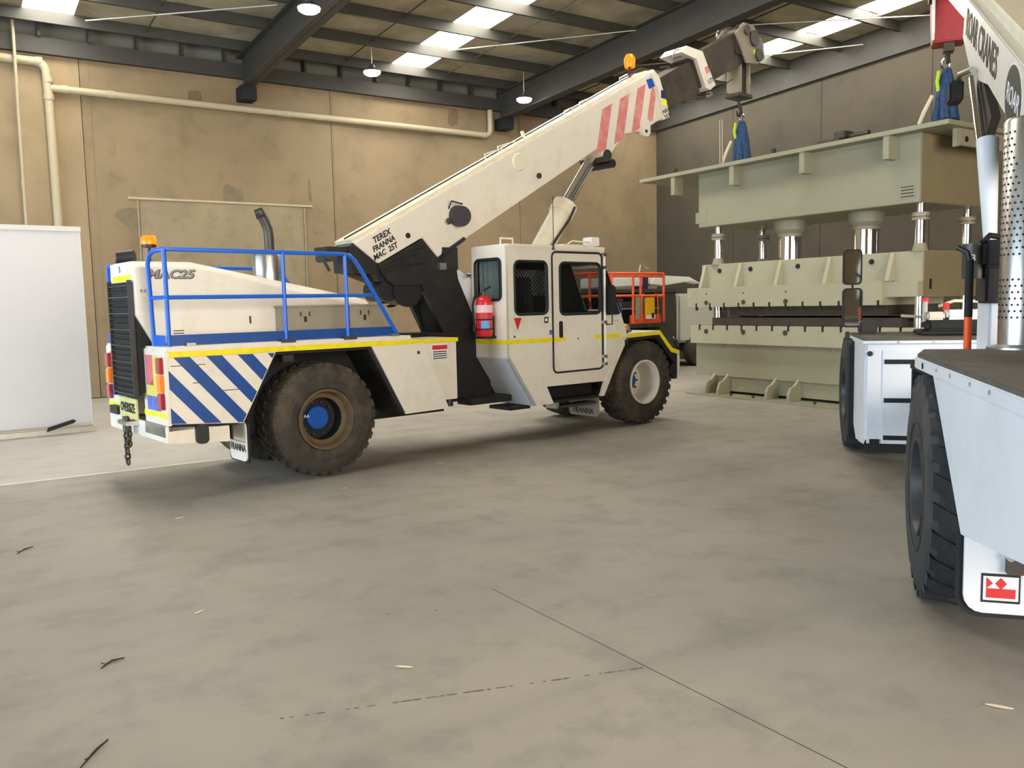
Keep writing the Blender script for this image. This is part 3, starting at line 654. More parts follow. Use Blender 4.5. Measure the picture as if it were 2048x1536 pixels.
# boom base section
boomp = [(.98, 2.97), (7.07, 6.13), (7.32, 6.20), (7.52, 5.88), (7.70, 5.49), (7.45, 5.38), (6.99, 5.14), (6.50, 5.03), (6.10, 4.60), (5.98, 4.58), (5.79, 4.70), (2.37, 2.80), (2.11, 3.08), (1.36, 2.70)]
by0, by1 = .80, 1.36
P1(MB().prism(boomp, by0, by1), 'boom_base_section', white, bevel=.012)
d = Vector((7.07 - .98, 6.13 - 2.97)).normalized(); nrm = Vector((-d.y, d.x))
tp = [(.99, 2.975), (7.2, 6.19), (7.2 + nrm.x * .05, 6.19 + nrm.y * .05), (.99 + nrm.x * .05, 2.975 + nrm.y * .05)]
P1(MB().prism(tp, by0 + .05, by1 - .05), 'boom_top_plate', cream)
for k in range(14):
    s_ = .5 + k * .48; c = (.98 + d.x * s_ + nrm.x * .02, 2.97 + d.y * s_ + nrm.y * .02)
    P1(MB().cyl((c[0] - .0, by0 + .02, c[1] - .04), (c[0], by0 + .05, c[1] - .04), .018, n=8), 'bolt', darksteel)
P1(MB().tube([(.98 + d.x * s_ + nrm.x * .075, 1.0, 2.97 + d.y * s_ + nrm.y * .075) for s_ in (0, 2.2, 4.4, 6.8)], .012, 6), 'boom_cable', black)
for s_ in (2.75, 3.05):
    c = Vector((.98 + d.x * s_, 2.97 + d.y * s_)); P1(MB().tube([(c.x, .9, c.y + .02), (c.x - .03, .9, c.y + .16), (c.x + .32, .9, c.y + .28), (c.x + .34, .9, c.y + .16)], .012, 6), 'boom_handle', cream)
for s_ in (4.65, 5.05): 
    c = Vector((.98 + d.x * s_, 2.97 + d.y * s_)); P1(MB().tube([(c.x, .86, c.y), (c.x - .02, .86, c.y + .14), (c.x + .16, .86, c.y + .22), (c.x + .2, .86, c.y + .1)], .015, 6), 'boom_handle', cream)
P1(MB().cyl((4.3, 1.0, 4.75), (4.26, 1.0, 4.86), .03, n=8), 'grease_point', cream)
P1(MB().tube([(6.55, .9, 5.88), (6.5, .9, 6.0), (6.7, .9, 6.1), (6.72, .9, 6.0)], .015, 6), 'boom_handle', steel)
# red stripes near the boom tip
for (x0_, z0_, wd_) in ((5.99, 5.10, .22), (6.45, 5.34, .22), (6.90, 5.57, .20), (7.28, 5.74, .15)):
    st = [(x0_ - wd_ / 2 - .16, z0_ - .75), (x0_ + wd_ / 2 - .16, z0_ - .75), (x0_ + wd_ / 2 + .14, z0_ + .65), (x0_ - wd_ / 2 + .14, z0_ + .65)]
    band = [(1.2, 2.93), (7.07, 5.98), (7.30, 6.08), (7.48, 5.86), (7.62, 5.52), (6.99, 5.2), (6.50, 5.09), (6.10, 4.68), (5.80, 4.74)]
    q = clip(st, [(1.2, 2.95), (7.25, 6.06), (7.55, 5.5), (7.0, 5.22), (5.85, 4.62), (5.0, 4.3)])
    if len(q) > 2: P1(MB().prism(q, by0 - .003, by0 + .004), 'red_stripe', pink)
P1(MB().prism([(7.10, 6.05), (7.30, 6.12), (7.36, 5.98), (7.18, 5.90)], by0 - .004, by0), 'blue_sticker', bluehub)
# boom tip collar
P1(MB().prism([(7.28, 6.26), (7.44, 6.16), (7.70, 5.62), (7.74, 5.46), (7.56, 5.40), (7.42, 5.86), (7.20, 6.18)], by0 - .03, by1 + .03), 'boom_collar', white, bevel=.01)
P1(MB().box(7.48, 7.60, by0 - .034, by0 - .03, 5.78, 5.92), 'collar_sticker', navyhub); P1(MB().box(7.50, 7.64, by0 - .035, by0 - .03, 5.66, 5.76), 'collar_sticker', lime)
text('collar_text', 'MAX', .10, (7.62, by0 - .034, 5.57), (.9, 0, .45), (-.45, 0, .9), inkm, C1)
text('collar_text', '25T', .12, (7.66, by0 - .034, 5.47), (.9, 0, .45), (-.45, 0, .9), inkm, C1)
P1(MB().prism(rrect(6.92, 7.18, 5.05, 5.36, .1), by0 - .03, by0 + .03), 'boom_lug', white, True)
P1(MB().cyl((7.06, by0 - .04, 5.14), (7.06, by0 + .02, 5.14), .03, n=10), 'lug_hole', blackm)
# beacon on the boom
P1(MB().cyl((6.98, 1.08, 6.12), (6.98, 1.08, 6.32), .03, n=10), 'beacon_pole', black)
P1(MB().lathe([(.085, 6.30), (.10, 6.36), (.10, 6.46), (.06, 6.53), (.001, 6.54)], (6.98, 1.08, 0), 'z', 18), 'beacon_lens', beacon_lit, True)
# inner telescopic sections
P1(MB().prism([(7.2, 5.98), (8.45, 6.62), (8.80, 6.06), (7.62, 5.56)], .86, 1.30), 'inner_boom_section', boomdark, bevel=.015)
P1(MB().prism([(8.3, 6.60), (10.05, 7.45), (10.35, 6.92), (8.8, 6.16)], .90, 1.26), 'inner_boom_section', boomdark, bevel=.015)
P1(MB().prism([(8.15, 6.72), (8.30, 6.86), (8.80, 6.84), (8.98, 6.58), (9.22, 6.28), (9.05, 6.16), (8.90, 6.18), (8.62, 6.66), (8.30, 6.70)], .82, 1.34), 'boom_collar', white, bevel=.01)
P1(MB().prism([(8.86, 6.55), (8.96, 6.6), (9.02, 6.50), (8.92, 6.44)], .815, .82), 'collar_sticker', pink)
text('collar_text', '17T', .13, (9.06, .815, 6.33), (.9, 0, .45), (-.45, 0, .9), inkm, C1)
P1(MB().tube([(8.05, .95, 6.62), (8.12, .95, 6.78), (8.3, .95, 6.82)], .014, 6), 'collar_stay', steel)
P1(MB().tube([(8.05, .95, 6.62), (8.3, .95, 6.70)], .014, 6), 'collar_stay', steel)
# boom head with sheaves
P1(MB().prism([(9.92, 7.40), (10.20, 7.66), (10.55, 7.66), (10.92, 7.36), (10.96, 7.08), (10.70, 6.92), (10.30, 6.88), (10.15, 7.1)], .84, .88), 'head_plate', greybox, bevel=.006)
P1(MB().prism([(9.92, 7.40), (10.20, 7.66), (10.55, 7.66), (10.92, 7.36), (10.96, 7.08), (10.70, 6.92), (10.30, 6.88), (10.15, 7.1)], 1.28, 1.32), 'head_plate', greybox, bevel=.006)
P1(MB().box(10.0, 10.7, .88, 1.28, 7.02, 7.45), 'head_core', boomdark)
for cx, cz, rr in ((10.55, 7.40, .16), (10.72, 7.10, .13), (10.28, 7.52, .10)): P1(MB().cyl((cx, .80, cz), (cx, 1.36, cz), rr, n=20), 'sheave', darksteel, True)
P1(MB().box(10.60, 10.84, .835, .84, 7.20, 7.42), 'head_sticker', navyhub); P1(MB().box(10.55, 10.72, .834, .84, 7.10, 7.19), 'head_sticker', lime)
P1(MB().tube([(9.5, 1.0, 7.36), (9.8, 1.0, 7.50), (10.1, 1.0, 7.56), (10.3, 1.0, 7.68)], .02, 6), 'anti_two_block_bar', steel)
P1(MB().tube([(9.5, 1.0, 7.28), (9.55, 1.0, 7.40)], .02, 6), 'anti_two_block_bar', steel)
P1(MB().tube([(7.7, 1.08, 5.66), (9.0, 1.08, 6.0), (10.2, 1.08, 6.6)], .012, 6), 'hoist_rope', steel)
P1(MB().tube([(8.0, 1.2, 5.75), (9.1, 1.2, 6.1), (10.3, 1.2, 6.35)], .012, 6), 'hoist_rope', steel)
P1(MB().box(10.18, 10.26, .92, 1.24, 6.25, 7.0), 'hook_block_frame', greybox, bevel=.008); P1(MB().box(10.50, 10.56, .92, 1.24, 6.28, 7.0), 'hook_block_frame', greybox, bevel=.008)
P1(MB().box(10.27, 10.49, .98, 1.18, 6.30, 6.95), 'hook_block_core', boomdark)
P1(MB().box(10.14, 10.62, .90, 1.26, 6.22, 6.30), 'hook_block_base', darksteel, bevel=.01)
P1(MB().tube([(10.66, 1.05, 6.95), (10.70, 1.05, 6.6), (10.62, 1.05, 6.3)], .04, 8), 'hook_block_weight', greybox, True)
P1(MB().cyl((9.05, .8, 6.08), (9.05, .9, 6.08), .05, n=12), 'rope_guide', steel)
hk = [(10.38, 1.08, 6.22), (10.38, 1.08, 6.10), (10.44, 1.08, 6.04), (10.46, 1.08, 5.95), (10.40, 1.08, 5.88), (10.33, 1.08, 5.90), (10.30, 1.08, 5.97)]
P1(MB().tube(hk, [.03, .03, .035, .04, .04, .03, .015], 8), 'hook', darksteel, True)
# lettering on the boom
bx, bz = (d.x, 0, d.y), (nrm.x, 0, nrm.y)
for s_, sz, dx, dz in (('TEREX', .115, 1.42, 3.075), ('FRANNA', .108, 1.45, 2.97), ('MAC  25T', .108, 1.475, 2.865)):
    text('boom_text', s_, sz, (dx, by0 - .003, dz), bx, bz, inkm, C1, sx=.95, shear=.2, bold=.003)
P1(MB().cyl((1.86, by0 - .01, 3.10), (1.86, by0, 3.10), .04, n=12), 'pin_hole', blackm)
P1(MB().cyl((2.72, by0 - .16, 3.40), (2.76, by0, 3.42), .15, .16, n=18), 'air_horn', mat('horn_rubber', (48, 44, 48), .6), True)
P1(MB().tube([(2.60, by0, 3.52), (2.58, by0 - .1, 3.62), (2.75, by0 - .14, 3.58)], .012, 6), 'horn_cable', blackm)
P1(MB().cyl((2.56, by0 - .05, 3.33), (2.56, by0, 3.33), .05, n=10), 'cable_gland', steel)
P1(MB().lathe([(.001, -.03), (.12, -.03), (.14, -.01), (.14, 0)], (4.0, by0, 4.32), 'y', 22), 'access_cover', cream, True)
P1(MB().cyl((4.42, by0 - .03, 4.14), (4.42, by0, 4.14), .045, n=12), 'grease_nipple', darksteel)
# lift rams
P1(MB().cyl((4.15, 1.08, 2.25), (5.24, 1.08, 3.68), .185, n=24), 'ram_barrel', cream, True)
P1(MB().cyl((5.17, 1.08, 3.59), (5.30, 1.08, 3.76), .215, n=24), 'ram_gland', cream, True)
P1(MB().cyl((5.26, 1.08, 3.71), (5.97, 1.08, 4.60), .10, n=24), 'ram_rod', chrome, True)
P1(MB().tube([(5.30, .86, 3.70), (5.16, .84, 3.50), (4.6, .84, 2.9)], .02, 6), 'ram_hose', black)
P1(MB().cyl((6.05, .78, 4.62), (6.05, 1.38, 4.62), .10, n=16), 'ram_pin', darksteel, True)
P1(MB().cyl((6.20, .80, 4.50), (6.20, 1.36, 4.50), .075, n=16), 'ram_clevis', black, True)

# ---- cab
CY1 = .78
cabp = [(2.98, 1.32), (3.03, 2.95), (5.07, 2.95), (5.09, 2.69), (5.60, 1.60), (5.60, 1.50), (5.05, .58), (4.96, .58), (5.06, .82), (3.77, .83), (3.91, .56), (3.50, .56)]
w_rear = rrect(3.16, 3.81, 1.94, 2.72, .09); w_door = rrect(4.08, 4.98, 1.92, 2.71, .09)
w_quart = [(5.075, 2.60), (5.12, 2.60), (5.46, 1.93), (5.40, 1.90), (5.10, 1.90), (5.075, 1.93)]
P1(MB().prism([cabp, w_rear, w_door, w_quart], 0, .04), 'cab_side', white)
P1(MB().prism([(2.98, 1.2), (3.03, 2.95), (5.07, 2.95), (5.09, 2.69), (5.60, 1.60), (5.60, 1.2)], CY1 - .04, CY1), 'cab_side', white)
P1(MB().prism([(3.05, 1.36), (3.05, 2.9), (5.04, 2.9), (5.07, 2.66), (5.50, 1.70), (5.50, 1.36)], CY1 - .055, CY1 - .04), 'cab_lining', blackm)
P1(MB().prism([(3.02, 2.92), (5.09, 2.92), (5.09, 2.97), (3.02, 2.97)], -.015, CY1 + .015), 'cab_roof', white, bevel=.01)
rw = rrect(.10, .70, 2.16, 2.76, .08)
P1(MB().prism([[(0, 1.30), (CY1, 1.30), (CY1, 2.95), (0, 2.95)], rw], 2.985, 3.03, 'x'), 'cab_rear', white)
P1(MB().add([(2.98, 0, 1.32), (2.98, CY1, 1.32), (3.50, CY1, .56), (3.50, 0, .56), (3.04, 0, 1.32), (3.04, CY1, 1.32), (3.56, CY1, .56), (3.56, 0, .56)], [(0, 3, 2, 1), (4, 5, 6, 7), (0, 1, 5, 4), (1, 2, 6, 5), (2, 3, 7, 6), (3, 0, 4, 7)]), 'cab_rear_skirt', white2)
P1(MB().box(3.5, 5.05, .04, CY1, .56, .60), 'cab_floor', blackm); P1(MB().box(3.04, 5.5, .04, CY1, 1.30, 1.36), 'cab_floor', blackm)
P1(MB().box(3.74, 5.06, .30, .34, .56, .84), 'step_back', blackm)
P1(MB().box(4.1, 4.9, .05, .3, .46, .50), 'step_tread', darksteel)
P1(MB().box(4.02, 4.07, .05, .3, .46, .60), 'step_hanger', steel)
P1(MB().box(3.2, 3.6, .2, .7, .50, .55), 'under_tray', black)
# front of the cab: dash panel and windscreen
P1(MB().prism([(5.55, 1.36), (5.60, 1.36), (5.60, 1.60), (5.42, 1.97), (5.37, 1.95)], .04, CY1), 'cab_front', white)
P1(MB().prism([(5.40, 1.96), (5.415, 1.97), (5.095, 2.66), (5.08, 2.65)], .06, CY1 - .04), 'windscreen', glass)
P1(MB().prism([(5.04, 2.70), (5.10, 2.68), (5.08, 2.92), (5.04, 2.92)], .04, CY1), 'windscreen_header', white)
P1(MB().prism(w_rear, .015, .02), 'side_window', glass); P1(MB().prism(w_door, .015, .02), 'door_window', glass); P1(MB().prism(w_quart, .015, .02), 'quarter_window', blackm)
P1(MB().prism(rw, 3.0, 3.005, 'x'), 'rear_window', glass)
for lp in (w_rear, w_door): P1(MB().tube([(p[0], -.002, p[1]) for p in lp], .022, 6, True), 'window_gasket', gasket, True)
P1(MB().tube([(2.985, p[0], p[1]) for p in rw], .022, 6, True), 'window_gasket', gasket, True)
P1(MB().tube([(p[0], -.002, p[1]) for p in w_quart], .014, 6, True), 'window_gasket', gasket, True)
# folded curtain in the rear window
cv = [(3.06 + .016 * math.sin(k * 1.9), .24 + .036 * k) for k in range(13)]
P1(MB().prism(cv + [(p[0] + .006, p[1]) for p in cv[::-1]], 2.12, 2.80, 'z'), 'curtain', curtainm)
# seat, wheel, dash, guard mesh
P1(MB().box(3.75, 4.25, .20, .65, 1.55, 1.75), 'seat_cushion', seatm, bevel=.04); P1(MB().prism([(3.62, 1.7), (3.80, 1.7), (3.70, 2.5), (3.56, 2.5)], .22, .63), 'seat_back', seatm, bevel=.03)
P1(MB().prism([(5.0, 1.36), (5.5, 1.36), (5.38, 1.92), (5.1, 1.95), (5.02, 1.8)], .06, CY1 - .04), 'dashboard', blackm)
sw = [(4.92 + .08 * math.cos(t), .36 + .17 * math.sin(t), 2.02 + .12 * math.cos(t)) for t in [2 * PI * i / 20 for i in range(20)]]
P1(MB().tube(sw, .014, 6, True), 'steering_wheel', blackm, True); P1(MB().tube([(4.92, .36, 2.02), (5.1, .36, 1.8)], .025, 8), 'steering_column', blackm)
mb = MB()
for k in range(-3, 8):
    a = 3.70 + .06 * k
    for s_ in (1, -1):
        x0_, x1_ = (a, a + .36) if s_ > 0 else (a + .36, a)
        mb.tube([(x0_, .50, 2.22), (x1_, .50, 2.62)], .006, 4)
P1(mb, 'guard_mesh', stickw)
P1(MB().box(3.04, 5.06, .04, CY1 - .04, 2.90, 2.915), 'cab_lining', blackm)
# door
dl = rrect(3.915, 5.015, 1.03, 2.87, .08)
P1(MB().tube([(p[0], -.003, p[1]) for p in dl], .016, 6, True), 'door_gasket', gasket, True)
P1(MB().prism(rrect(4.05, 4.12, 1.56, 1.82, .03), -.014, 0), 'door_handle', black, True)
P1(MB().tube([(5.03, -.05, 1.05), (5.03, -.05, 2.85)], .018, 8), 'grab_rail', white)
for z in (1.08, 1.2, 1.75, 2.62, 2.82): P1(MB().box(5.0, 5.06, -.07, 0, z, z + .05), 'rail_clip', steel)
P1(MB().box(4.98, 5.16, -.20, -.13, 1.92, 2.36), 'door_mirror', blackm, bevel=.03)
P1(MB().tube([(5.07, -.17, 1.95), (5.07, -.17, 1.74), (5.03, -.05, 1.74)], .012, 6), 'mirror_arm', black)
P1(MB().tube([(3.94, -.02, 2.90), (3.94, -.02, 3.70)], .006, 5), 'aerial', black)
P1(MB().cyl((3.94, -.01, 2.90), (3.94, -.01, 3.0), .02, n=8), 'aerial_base', black)
# cab tape, stickers
for a, b in ((3.0, 4.18), (4.85, 5.575)): P1(MB().box(a, b, -.004, 0, 1.51, 1.575), 'side_tape', yellow)
P1(MB().box(2.98, 2.986, 0, CY1 - .02, 1.51, 1.575), 'side_tape', yellow)
P1(MB().prism([(3.13, 1.89), (3.28, 1.89), (3.20, 1.71)], -.004, 0), 'red_sticker', red)
for x, z, s_, m in ((3.74, 1.80, .09, inkm), (3.82, 1.80, .06, stickw), (3.84, 1.62, .07, stickb), (3.12, 1.60, .03, inkm), (4.45, 1.52, .025, darksteel)):
    P1(MB().box(x, x + s_, -.004, 0, z, z + s_), 'small_sticker', m)
P1(MB().box(3.755, 3.80, -.006, -.004, 1.825, 1.87), 'small_sticker', stickw)
P1(MB().box(5.28, 5.42, -.003, 0, 1.79, 1.80), 'maker_mark', alu)
# roof fittings
P1(MB().tube([(3.16, .3, 2.96), (3.16, .3, 3.07), (3.40, .3, 3.07), (3.40, .3, 2.96)], .016, 6), 'roof_handle', cream)
P1(MB().box(4.85, 5.05, .06, .26, 2.99, 3.13), 'roof_lamp', whitepl, bevel=.015); P1(MB().box(5.05, 5.06, .08, .24, 3.01, 3.11), 'roof_lamp_lens', alu)
P1(MB().box(4.20, 4.90, .05, .35, 2.97, 3.0), 'roof_tray', cream); P1(MB().tube([(4.3, .04, 3.0), (4.4, .04, 3.05), (4.8, .04, 3.04), (4.84, .04, 3.0)], .012, 6), 'roof_handle', cream)
P1(MB().box(3.98, 5.06, -.03, .04, 2.90, 2.925), 'rain_gutter', white)
P1(MB().tube([(2.92, .74, 2.54), (2.86, .74, 2.54)], .03, 8), 'side_lamp', steel)
# front fender
fend = [(5.45, 1.56), (6.44, 1.59), (6.78, 1.27), (6.98, 1.22), (6.98, .80), (6.94, .80), (6.94, 1.18), (6.75, 1.22), (6.42, 1.54), (5.45, 1.50)]
P1(MB().prism(fend, -.02, .60), 'front_fender', white); P1(MB().prism(fend, FAR - .6, FAR), 'front_fender', white)
ft = [(5.60, 1.555), (6.44, 1.59), (6.77, 1.275), (6.97, 1.22), (6.97, 1.15), (6.74, 1.20), (6.42, 1.52), (5.60, 1.495)]
P1(MB().prism(ft, -.025, -.02), 'fender_tape', yellow)
P1(MB().prism([(5.6, 1.5), (6.42, 1.53), (6.74, 1.2), (6.93, 1.16), (6.93, .72), (6.86, .72), (6.7, .9), (6.86, 1.0), (6.66, 1.18), (6.38, 1.46), (5.6, 1.44)], .0, .56), 'fender_lining', blackm)
P1(MB().box(6.86, 6.96, -.01, .35, 1.24, 1.42), 'head_lamp', black, bevel=.02); P1(MB().tube([(6.84, .0, 1.46), (6.98, .0, 1.30)], .01, 5), 'lamp_guard', steel)
P1(MB().box(5.60, 6.92, .62, FAR - .6, .70, 1.50), 'front_body', white); P1(MB().box(5.5, 6.4, .60, .64, .6, 1.5), 'inner_guard', blackm)
P1(MB().sphere((5.74, .15, 1.64), .085, 14, 8), 'mirror_base', mat('brass_cap', (170, 140, 90), .4, .5), True)
P1(MB().box(5.66, 5.82, .07, .23, 1.59, 1.61), 'mirror_foot', black)
P1(MB().box(5.55, 5.63, -.02, .03, 1.40, 1.47), 'side_marker', black)
P1(MB().prism([(5.08, .86), (5.56, 1.48), (5.62, 1.48), (5.02, .60)], -.005, .04), 'arch_trim', white)

# fire extinguisher hung on the rear of the cab
FE = thing('fire_extinguisher', 'red fire extinguisher with a blue label strapped to the rear of the crane cab', 'fire extinguisher')
FE.matrix_world = C1.matrix_basis @ Matrix.Translation((2.84, .33, 1.63)); 
MB().lathe([(.001, 0), (.11, 0), (.125, .02), (.125, .50), (.11, .55), (.06, .59), (.03, .60)], n=24).build('cylinder', extred, FE, True)
MB().lathe([(.1265, .30), (.1265, .46)], n=24).build('pale_label', extlabel, FE, True)
MB().lathe([(.1275, .26), (.1275, .35)], n=24).build('red_label', red, FE, True)
lb = MB()
for k in range(6):
    a0, a1 = R(-150 + 10 * k), R(-150 + 10 * (k + 1))
    lb.add([(.128 * math.cos(a0), .128 * math.sin(a0), .12), (.128 * math.cos(a1), .128 * math.sin(a1), .12), (.128 * math.cos(a1), .128 * math.sin(a1), .23), (.128 * math.cos(a0), .128 * math.sin(a0), .23)], [(0, 1, 2, 3)])
lb.build('blue_label', bluelabel, FE)
for z in (.24, .10): MB().lathe([(.130, z), (.130, z + .018)], n=24).build('strap', blackm, FE)
MB().cyl((0, 0, .59), (0, 0, .66), .03, n=10).build('valve', darksteel, FE)
MB().tube([(0, 0, .66), (.02, -.05, .70), (.03, -.12, .72)], .014, 6).build('lever', blackm, FE)
MB().tube([(-.02, .02, .63), (-.10, .09, .58), (-.14, .09, .45), (-.13, .08, .2), (-.12, .06, .04)], .016, 8).build('hose', blackm, FE, True)
MB().box(.10, .145, -.06, .10, .0, .3).build('bracket', blackm, FE)
MB().box(-.1, .14, -.1, .1, -.03, 0).build('shelf_bracket', blackm, FE)

# ================================================================== PRESS
PR = thing('hydraulic_press', 'large grey-green hydraulic press with chrome columns below a wide top plate', 'press', (14.0, 8.4, 0))
# local: x depth away from camera side, y along the press (0..5.2)
def PP(mb, name, m, smooth=False, bevel=0.0): return mb.build(name, m, PR, smooth, bevel)
LY = 5.18
PP(MB().box(.0, 1.95, 0, LY, 3.69, 4.86), 'crown', pressg, bevel=.012)
PP(MB().box(-.002, .0, -.01, .0, 3.69, 4.82), 'crown_edge', pressg)
PP(MB().box(-.28, 2.2, -.62, LY + 1.62, 4.86, 4.94), 'top_plate', pressg, bevel=.006)
for y in (5.72, 4.0, 2.25, .50): PP(MB().box(-.26, .02, y - .06, y + .06, 4.46, 4.86), 'top_gusset', pressg, bevel=.006)
PP(MB().box(.25, 1.7, -.52, -.46, 4.58, 4.86), 'end_bracket', greybox, bevel=.006)
for x in (.45, 1.28): PP(MB().cyl((x, -.53, 4.69), (x, -.5, 4.69), .05, n=12), 'bracket_hole', blackm)
PP(MB().box(.20, .26, -.50, -.42, 4.56, 4.86), 'end_rib', pressg)
PP(MB().box(.02, 1.93, -.014, .0, 3.70, 4.85), 'crown_end_tint', press_warm_lit)  # thin sheet carrying the warm-light tint of the crown end
for y in (5.1, .25): PP(MB().box(-.006, 0, y - .16, y + .16, 3.78, 4.02), 'data_plate', pressg)
for k in range(4): PP(MB().box(-.009, -.006, .12, .36, 3.80 + .055 * k, 3.815 + .055 * k), 'plate_print', inkm)
for y in (6.0, 3.2): PP(MB().cyl((.1, y, 4.94), (.1, y, 5.10), .045, n=10), 'lifting_stud', black)
PP(MB().box(-.1, .5, 1.55, 2.05, 4.94, 5.02), 'valve_base', darksteel); PP(MB().box(.0, .3, 1.5, 1.75, 5.02, 5.16), 'valve_body', darksteel, bevel=.02); PP(MB().cyl((.15, 1.1, 5.06), (.15, 1.5, 5.06), .05, n=10), 'valve_pipe', darksteel)
# columns
def column(x, y, big=False):
    if big:
        PP(MB().lathe([(.33, 3.69), (.33, 3.50), (.25, 3.42), (.25, 3.36)], (x, y, 0), 'z', 32), 'cylinder_flange', pressg, True)
        PP(MB().cyl((x, y, 2.8), (x, y, 3.45), .225, n=32), 'piston', chrome, True)
    else:
        PP(MB().cyl((x, y, 1.3), (x, y, 3.5), .085, n=24), 'guide_column', chrome, True)
        PP(MB().cyl((x, y, 3.40), (x, y, 3.53), .145, n=24), 'column_nut', greybox, True); PP(MB().cyl((x, y, 3.445), (x, y, 3.46), .15, n=24), 'nut_groove', darksteel)
        PP(MB().cyl((x, y, 3.54), (x, y, 3.69), .07, n=16), 'column_stud', chrome, True)
        PP(MB().lathe([(.10, 3.0), (.13, 2.88), (.16, 2.86)], (x, y, 0), 'z', 24), 'column_bush', pressg, True)
column(.22, 4.80); column(1.62, 4.75); column(.22, .12); column(2.05, .30)
column(.75, 3.30, True); column(.75, 1.52, True)
# moving bolster
PP(MB().box(.12, 1.95, 0.0, LY + .02, 2.33, 2.87), 'moving_bolster', press_lit, bevel=.01)
PP(MB().box(-.10, 1.9, .62, LY + .26, 1.93, 2.36), 'bolster_ledge', press_lit, bevel=.01)
PP(MB().box(-.02, 1.9, 0.0, .64, 2.07, 2.34), 'bolster_ledge', press_lit, bevel=.01)
PP(MB().box(.14, 1.94, -.02, 0.0, 2.08, 2.86), 'bolster_end_tint', press_warm_lit)  # bolster end gets the same painted warm light
PP(MB().box(.30, .36, -.03, -.018, 2.2, 2.38), 'end_slot', blackm)
for y in (5.06, 4.05, 3.0, 1.85, .55): PP(MB().prism([(-.09, 2.36), (.12, 2.36), (.12, 2.86), (.08, 2.86)], y - .04, y + .04), 'gusset', press_lit)
for y in (4.66, 3.8, 2.6, .98): PP(MB().cyl((.10, y, 2.72), (.125, y, 2.72), .05, n=10), 'tapped_hole', blackm)
for y in (4.85, 3.8, 2.72, 1.3): PP(MB().cyl((-.115, y, 2.03), (-.09, y, 2.03), .05, n=10), 'plug', darksteel); PP(MB().cyl((-.105, y, 2.22), (-.09, y, 2.22), .02, n=8), 'plug', darksteel)
for k in range(12): y = 5.15 - .405 * k; PP(MB().box(-.105, -.06, y - .022, y + .022, 1.86, 2.02), 'tee_slot', blackm)
# tooling in the gap
PP(MB().box(.10, 1.7, .62, 4.35, 1.74, 1.93), 'upper_die', oilsteel); PP(MB().box(-.02, 1.6, .3, 4.75, 1.53, 1.70), 'lower_die', oilsteel)
PP(MB().box(.3, .9, 4.25, 4.6, 1.55, 1.85), 'die_block', mat('die_grey', (120, 114, 108), .5, .3))
# base
PP(MB().box(-.10, 1.95, -.1, LY + .16, 1.13, 1.53), 'base_table', press_lit, bevel=.012)
PP(MB().box(.03, 1.9, .0, LY + .10, .42, 1.13), 'base_body', pressg); PP(MB().box(.08, 1.85, .05, LY - .32, .10, .44), 'base_body', pressg)
PP(MB().box(-.35, 2.1, -.2, LY + .1, .0, .045), 'foot_plate', pressg, bevel=.006)
for k in range(13): y = 5.05 - .40 * k; PP(MB().box(-.105, -.08, y - .022, y + .022, 1.43, 1.55), 'tee_slot', blackm)
for y in (4.85, 3.8, 2.72, 1.3): PP(MB().cyl((-.115, y, 1.40), (-.09, y, 1.40), .055, n=10), 'plug', darksteel)
for y in (4.72, 4.35, 3.05, 2.5, .6): PP(MB().prism([(-.30, .045), (.08, .045), (.08, .52), (.02, .46), (-.10, .34), (-.22, .30), (-.28, .18)], y - .03, y + .03), 'foot_gusset', pressg)
for y in (4.5, 3.6, 2.95, 1.7, .9): PP(MB().box(.0, .04, y - .02, y + .02, 1.04, 1.13), 'table_lug', pressg)
for y in (4.0, 3.4, 1.9): PP(MB().cyl((-.25, y, .045), (-.25, y, .09), .035, n=6), 'anchor_bolt', darksteel)
# gear on the far half of the gap, right
PP(MB().box(.4, 1.4, -.6, .3, 1.55, 1.62), 'side_shelf', steel)

# slings
def sling(px_, py__, zt, zb, label, spread):
    t = thing('lifting_sling', label, 'sling', (px_, py__, zb), group='blue lifting slings over the press')
    rr = random.Random(int(px_ * 10)); h = zt - zb
    for k in range(7):
        a = 2 * PI * k / 7; ex, ey = spread * math.cos(a) * .6, spread * .62 * math.sin(a)
        pts = []
        for i in range(7):
            f = i / 6; pts.append((ex * (1 - .75 * f) + rr.uniform(-.02, .02), ey * (1 - .75 * f) + rr.uniform(-.02, .02), .02 + f * (h - .18)))
        MB().tube(pts, [.075, .075, .07, .065, .06, .055, .045], 7).build('webbing_leg', slingm, t, True)
    MB().tube([(-.12, .06, h * .5), (-.15, .07, h * .65), (-.12, .06, h * .82)], .03, 6).build('lime_strap', limeweb, t, True)
    MB().tube([(0, .02 + .07 * math.cos(a), h - .06 + .10 * math.sin(a)) for a in [2 * PI * i / 12 for i in range(12)]], .022, 8, True).build('ring', chrome, t, True)
    MB().cyl((0, 0, h - .24), (0, 0, h - .14), .06, n=12).build('coupling', darksteel, t)
    MB().tube([(-.16, .14, .45), (-.22, .24, .2), (-.2, .34, .02)], [.03, .035, .03], 6).build('tail_strap', mat('cream_webbing', (206, 196, 170), .8) if 'cream_webbing' not in MATS else MATS['cream_webbing'], t, True)
    return t
sling(14.02, 12.37, 5.92, 4.94, 'blue webbing sling hanging from the raised hook of the striped boom', .22)
sling(14.0, 8.0, 5.95, 4.94, 'blue webbing sling on the near end of the press below the red boom head', .24)
tl = thing('tag_line', 'pair of thin pale cords hanging beside the blue sling of the striped boom', 'rope', (13.75, 12.4, 4.94))
for yy in (.25, .32): MB().tube([(0, yy, .0), (0, yy + .01, .9)], .010, 5).build('cord', pvc, tl)

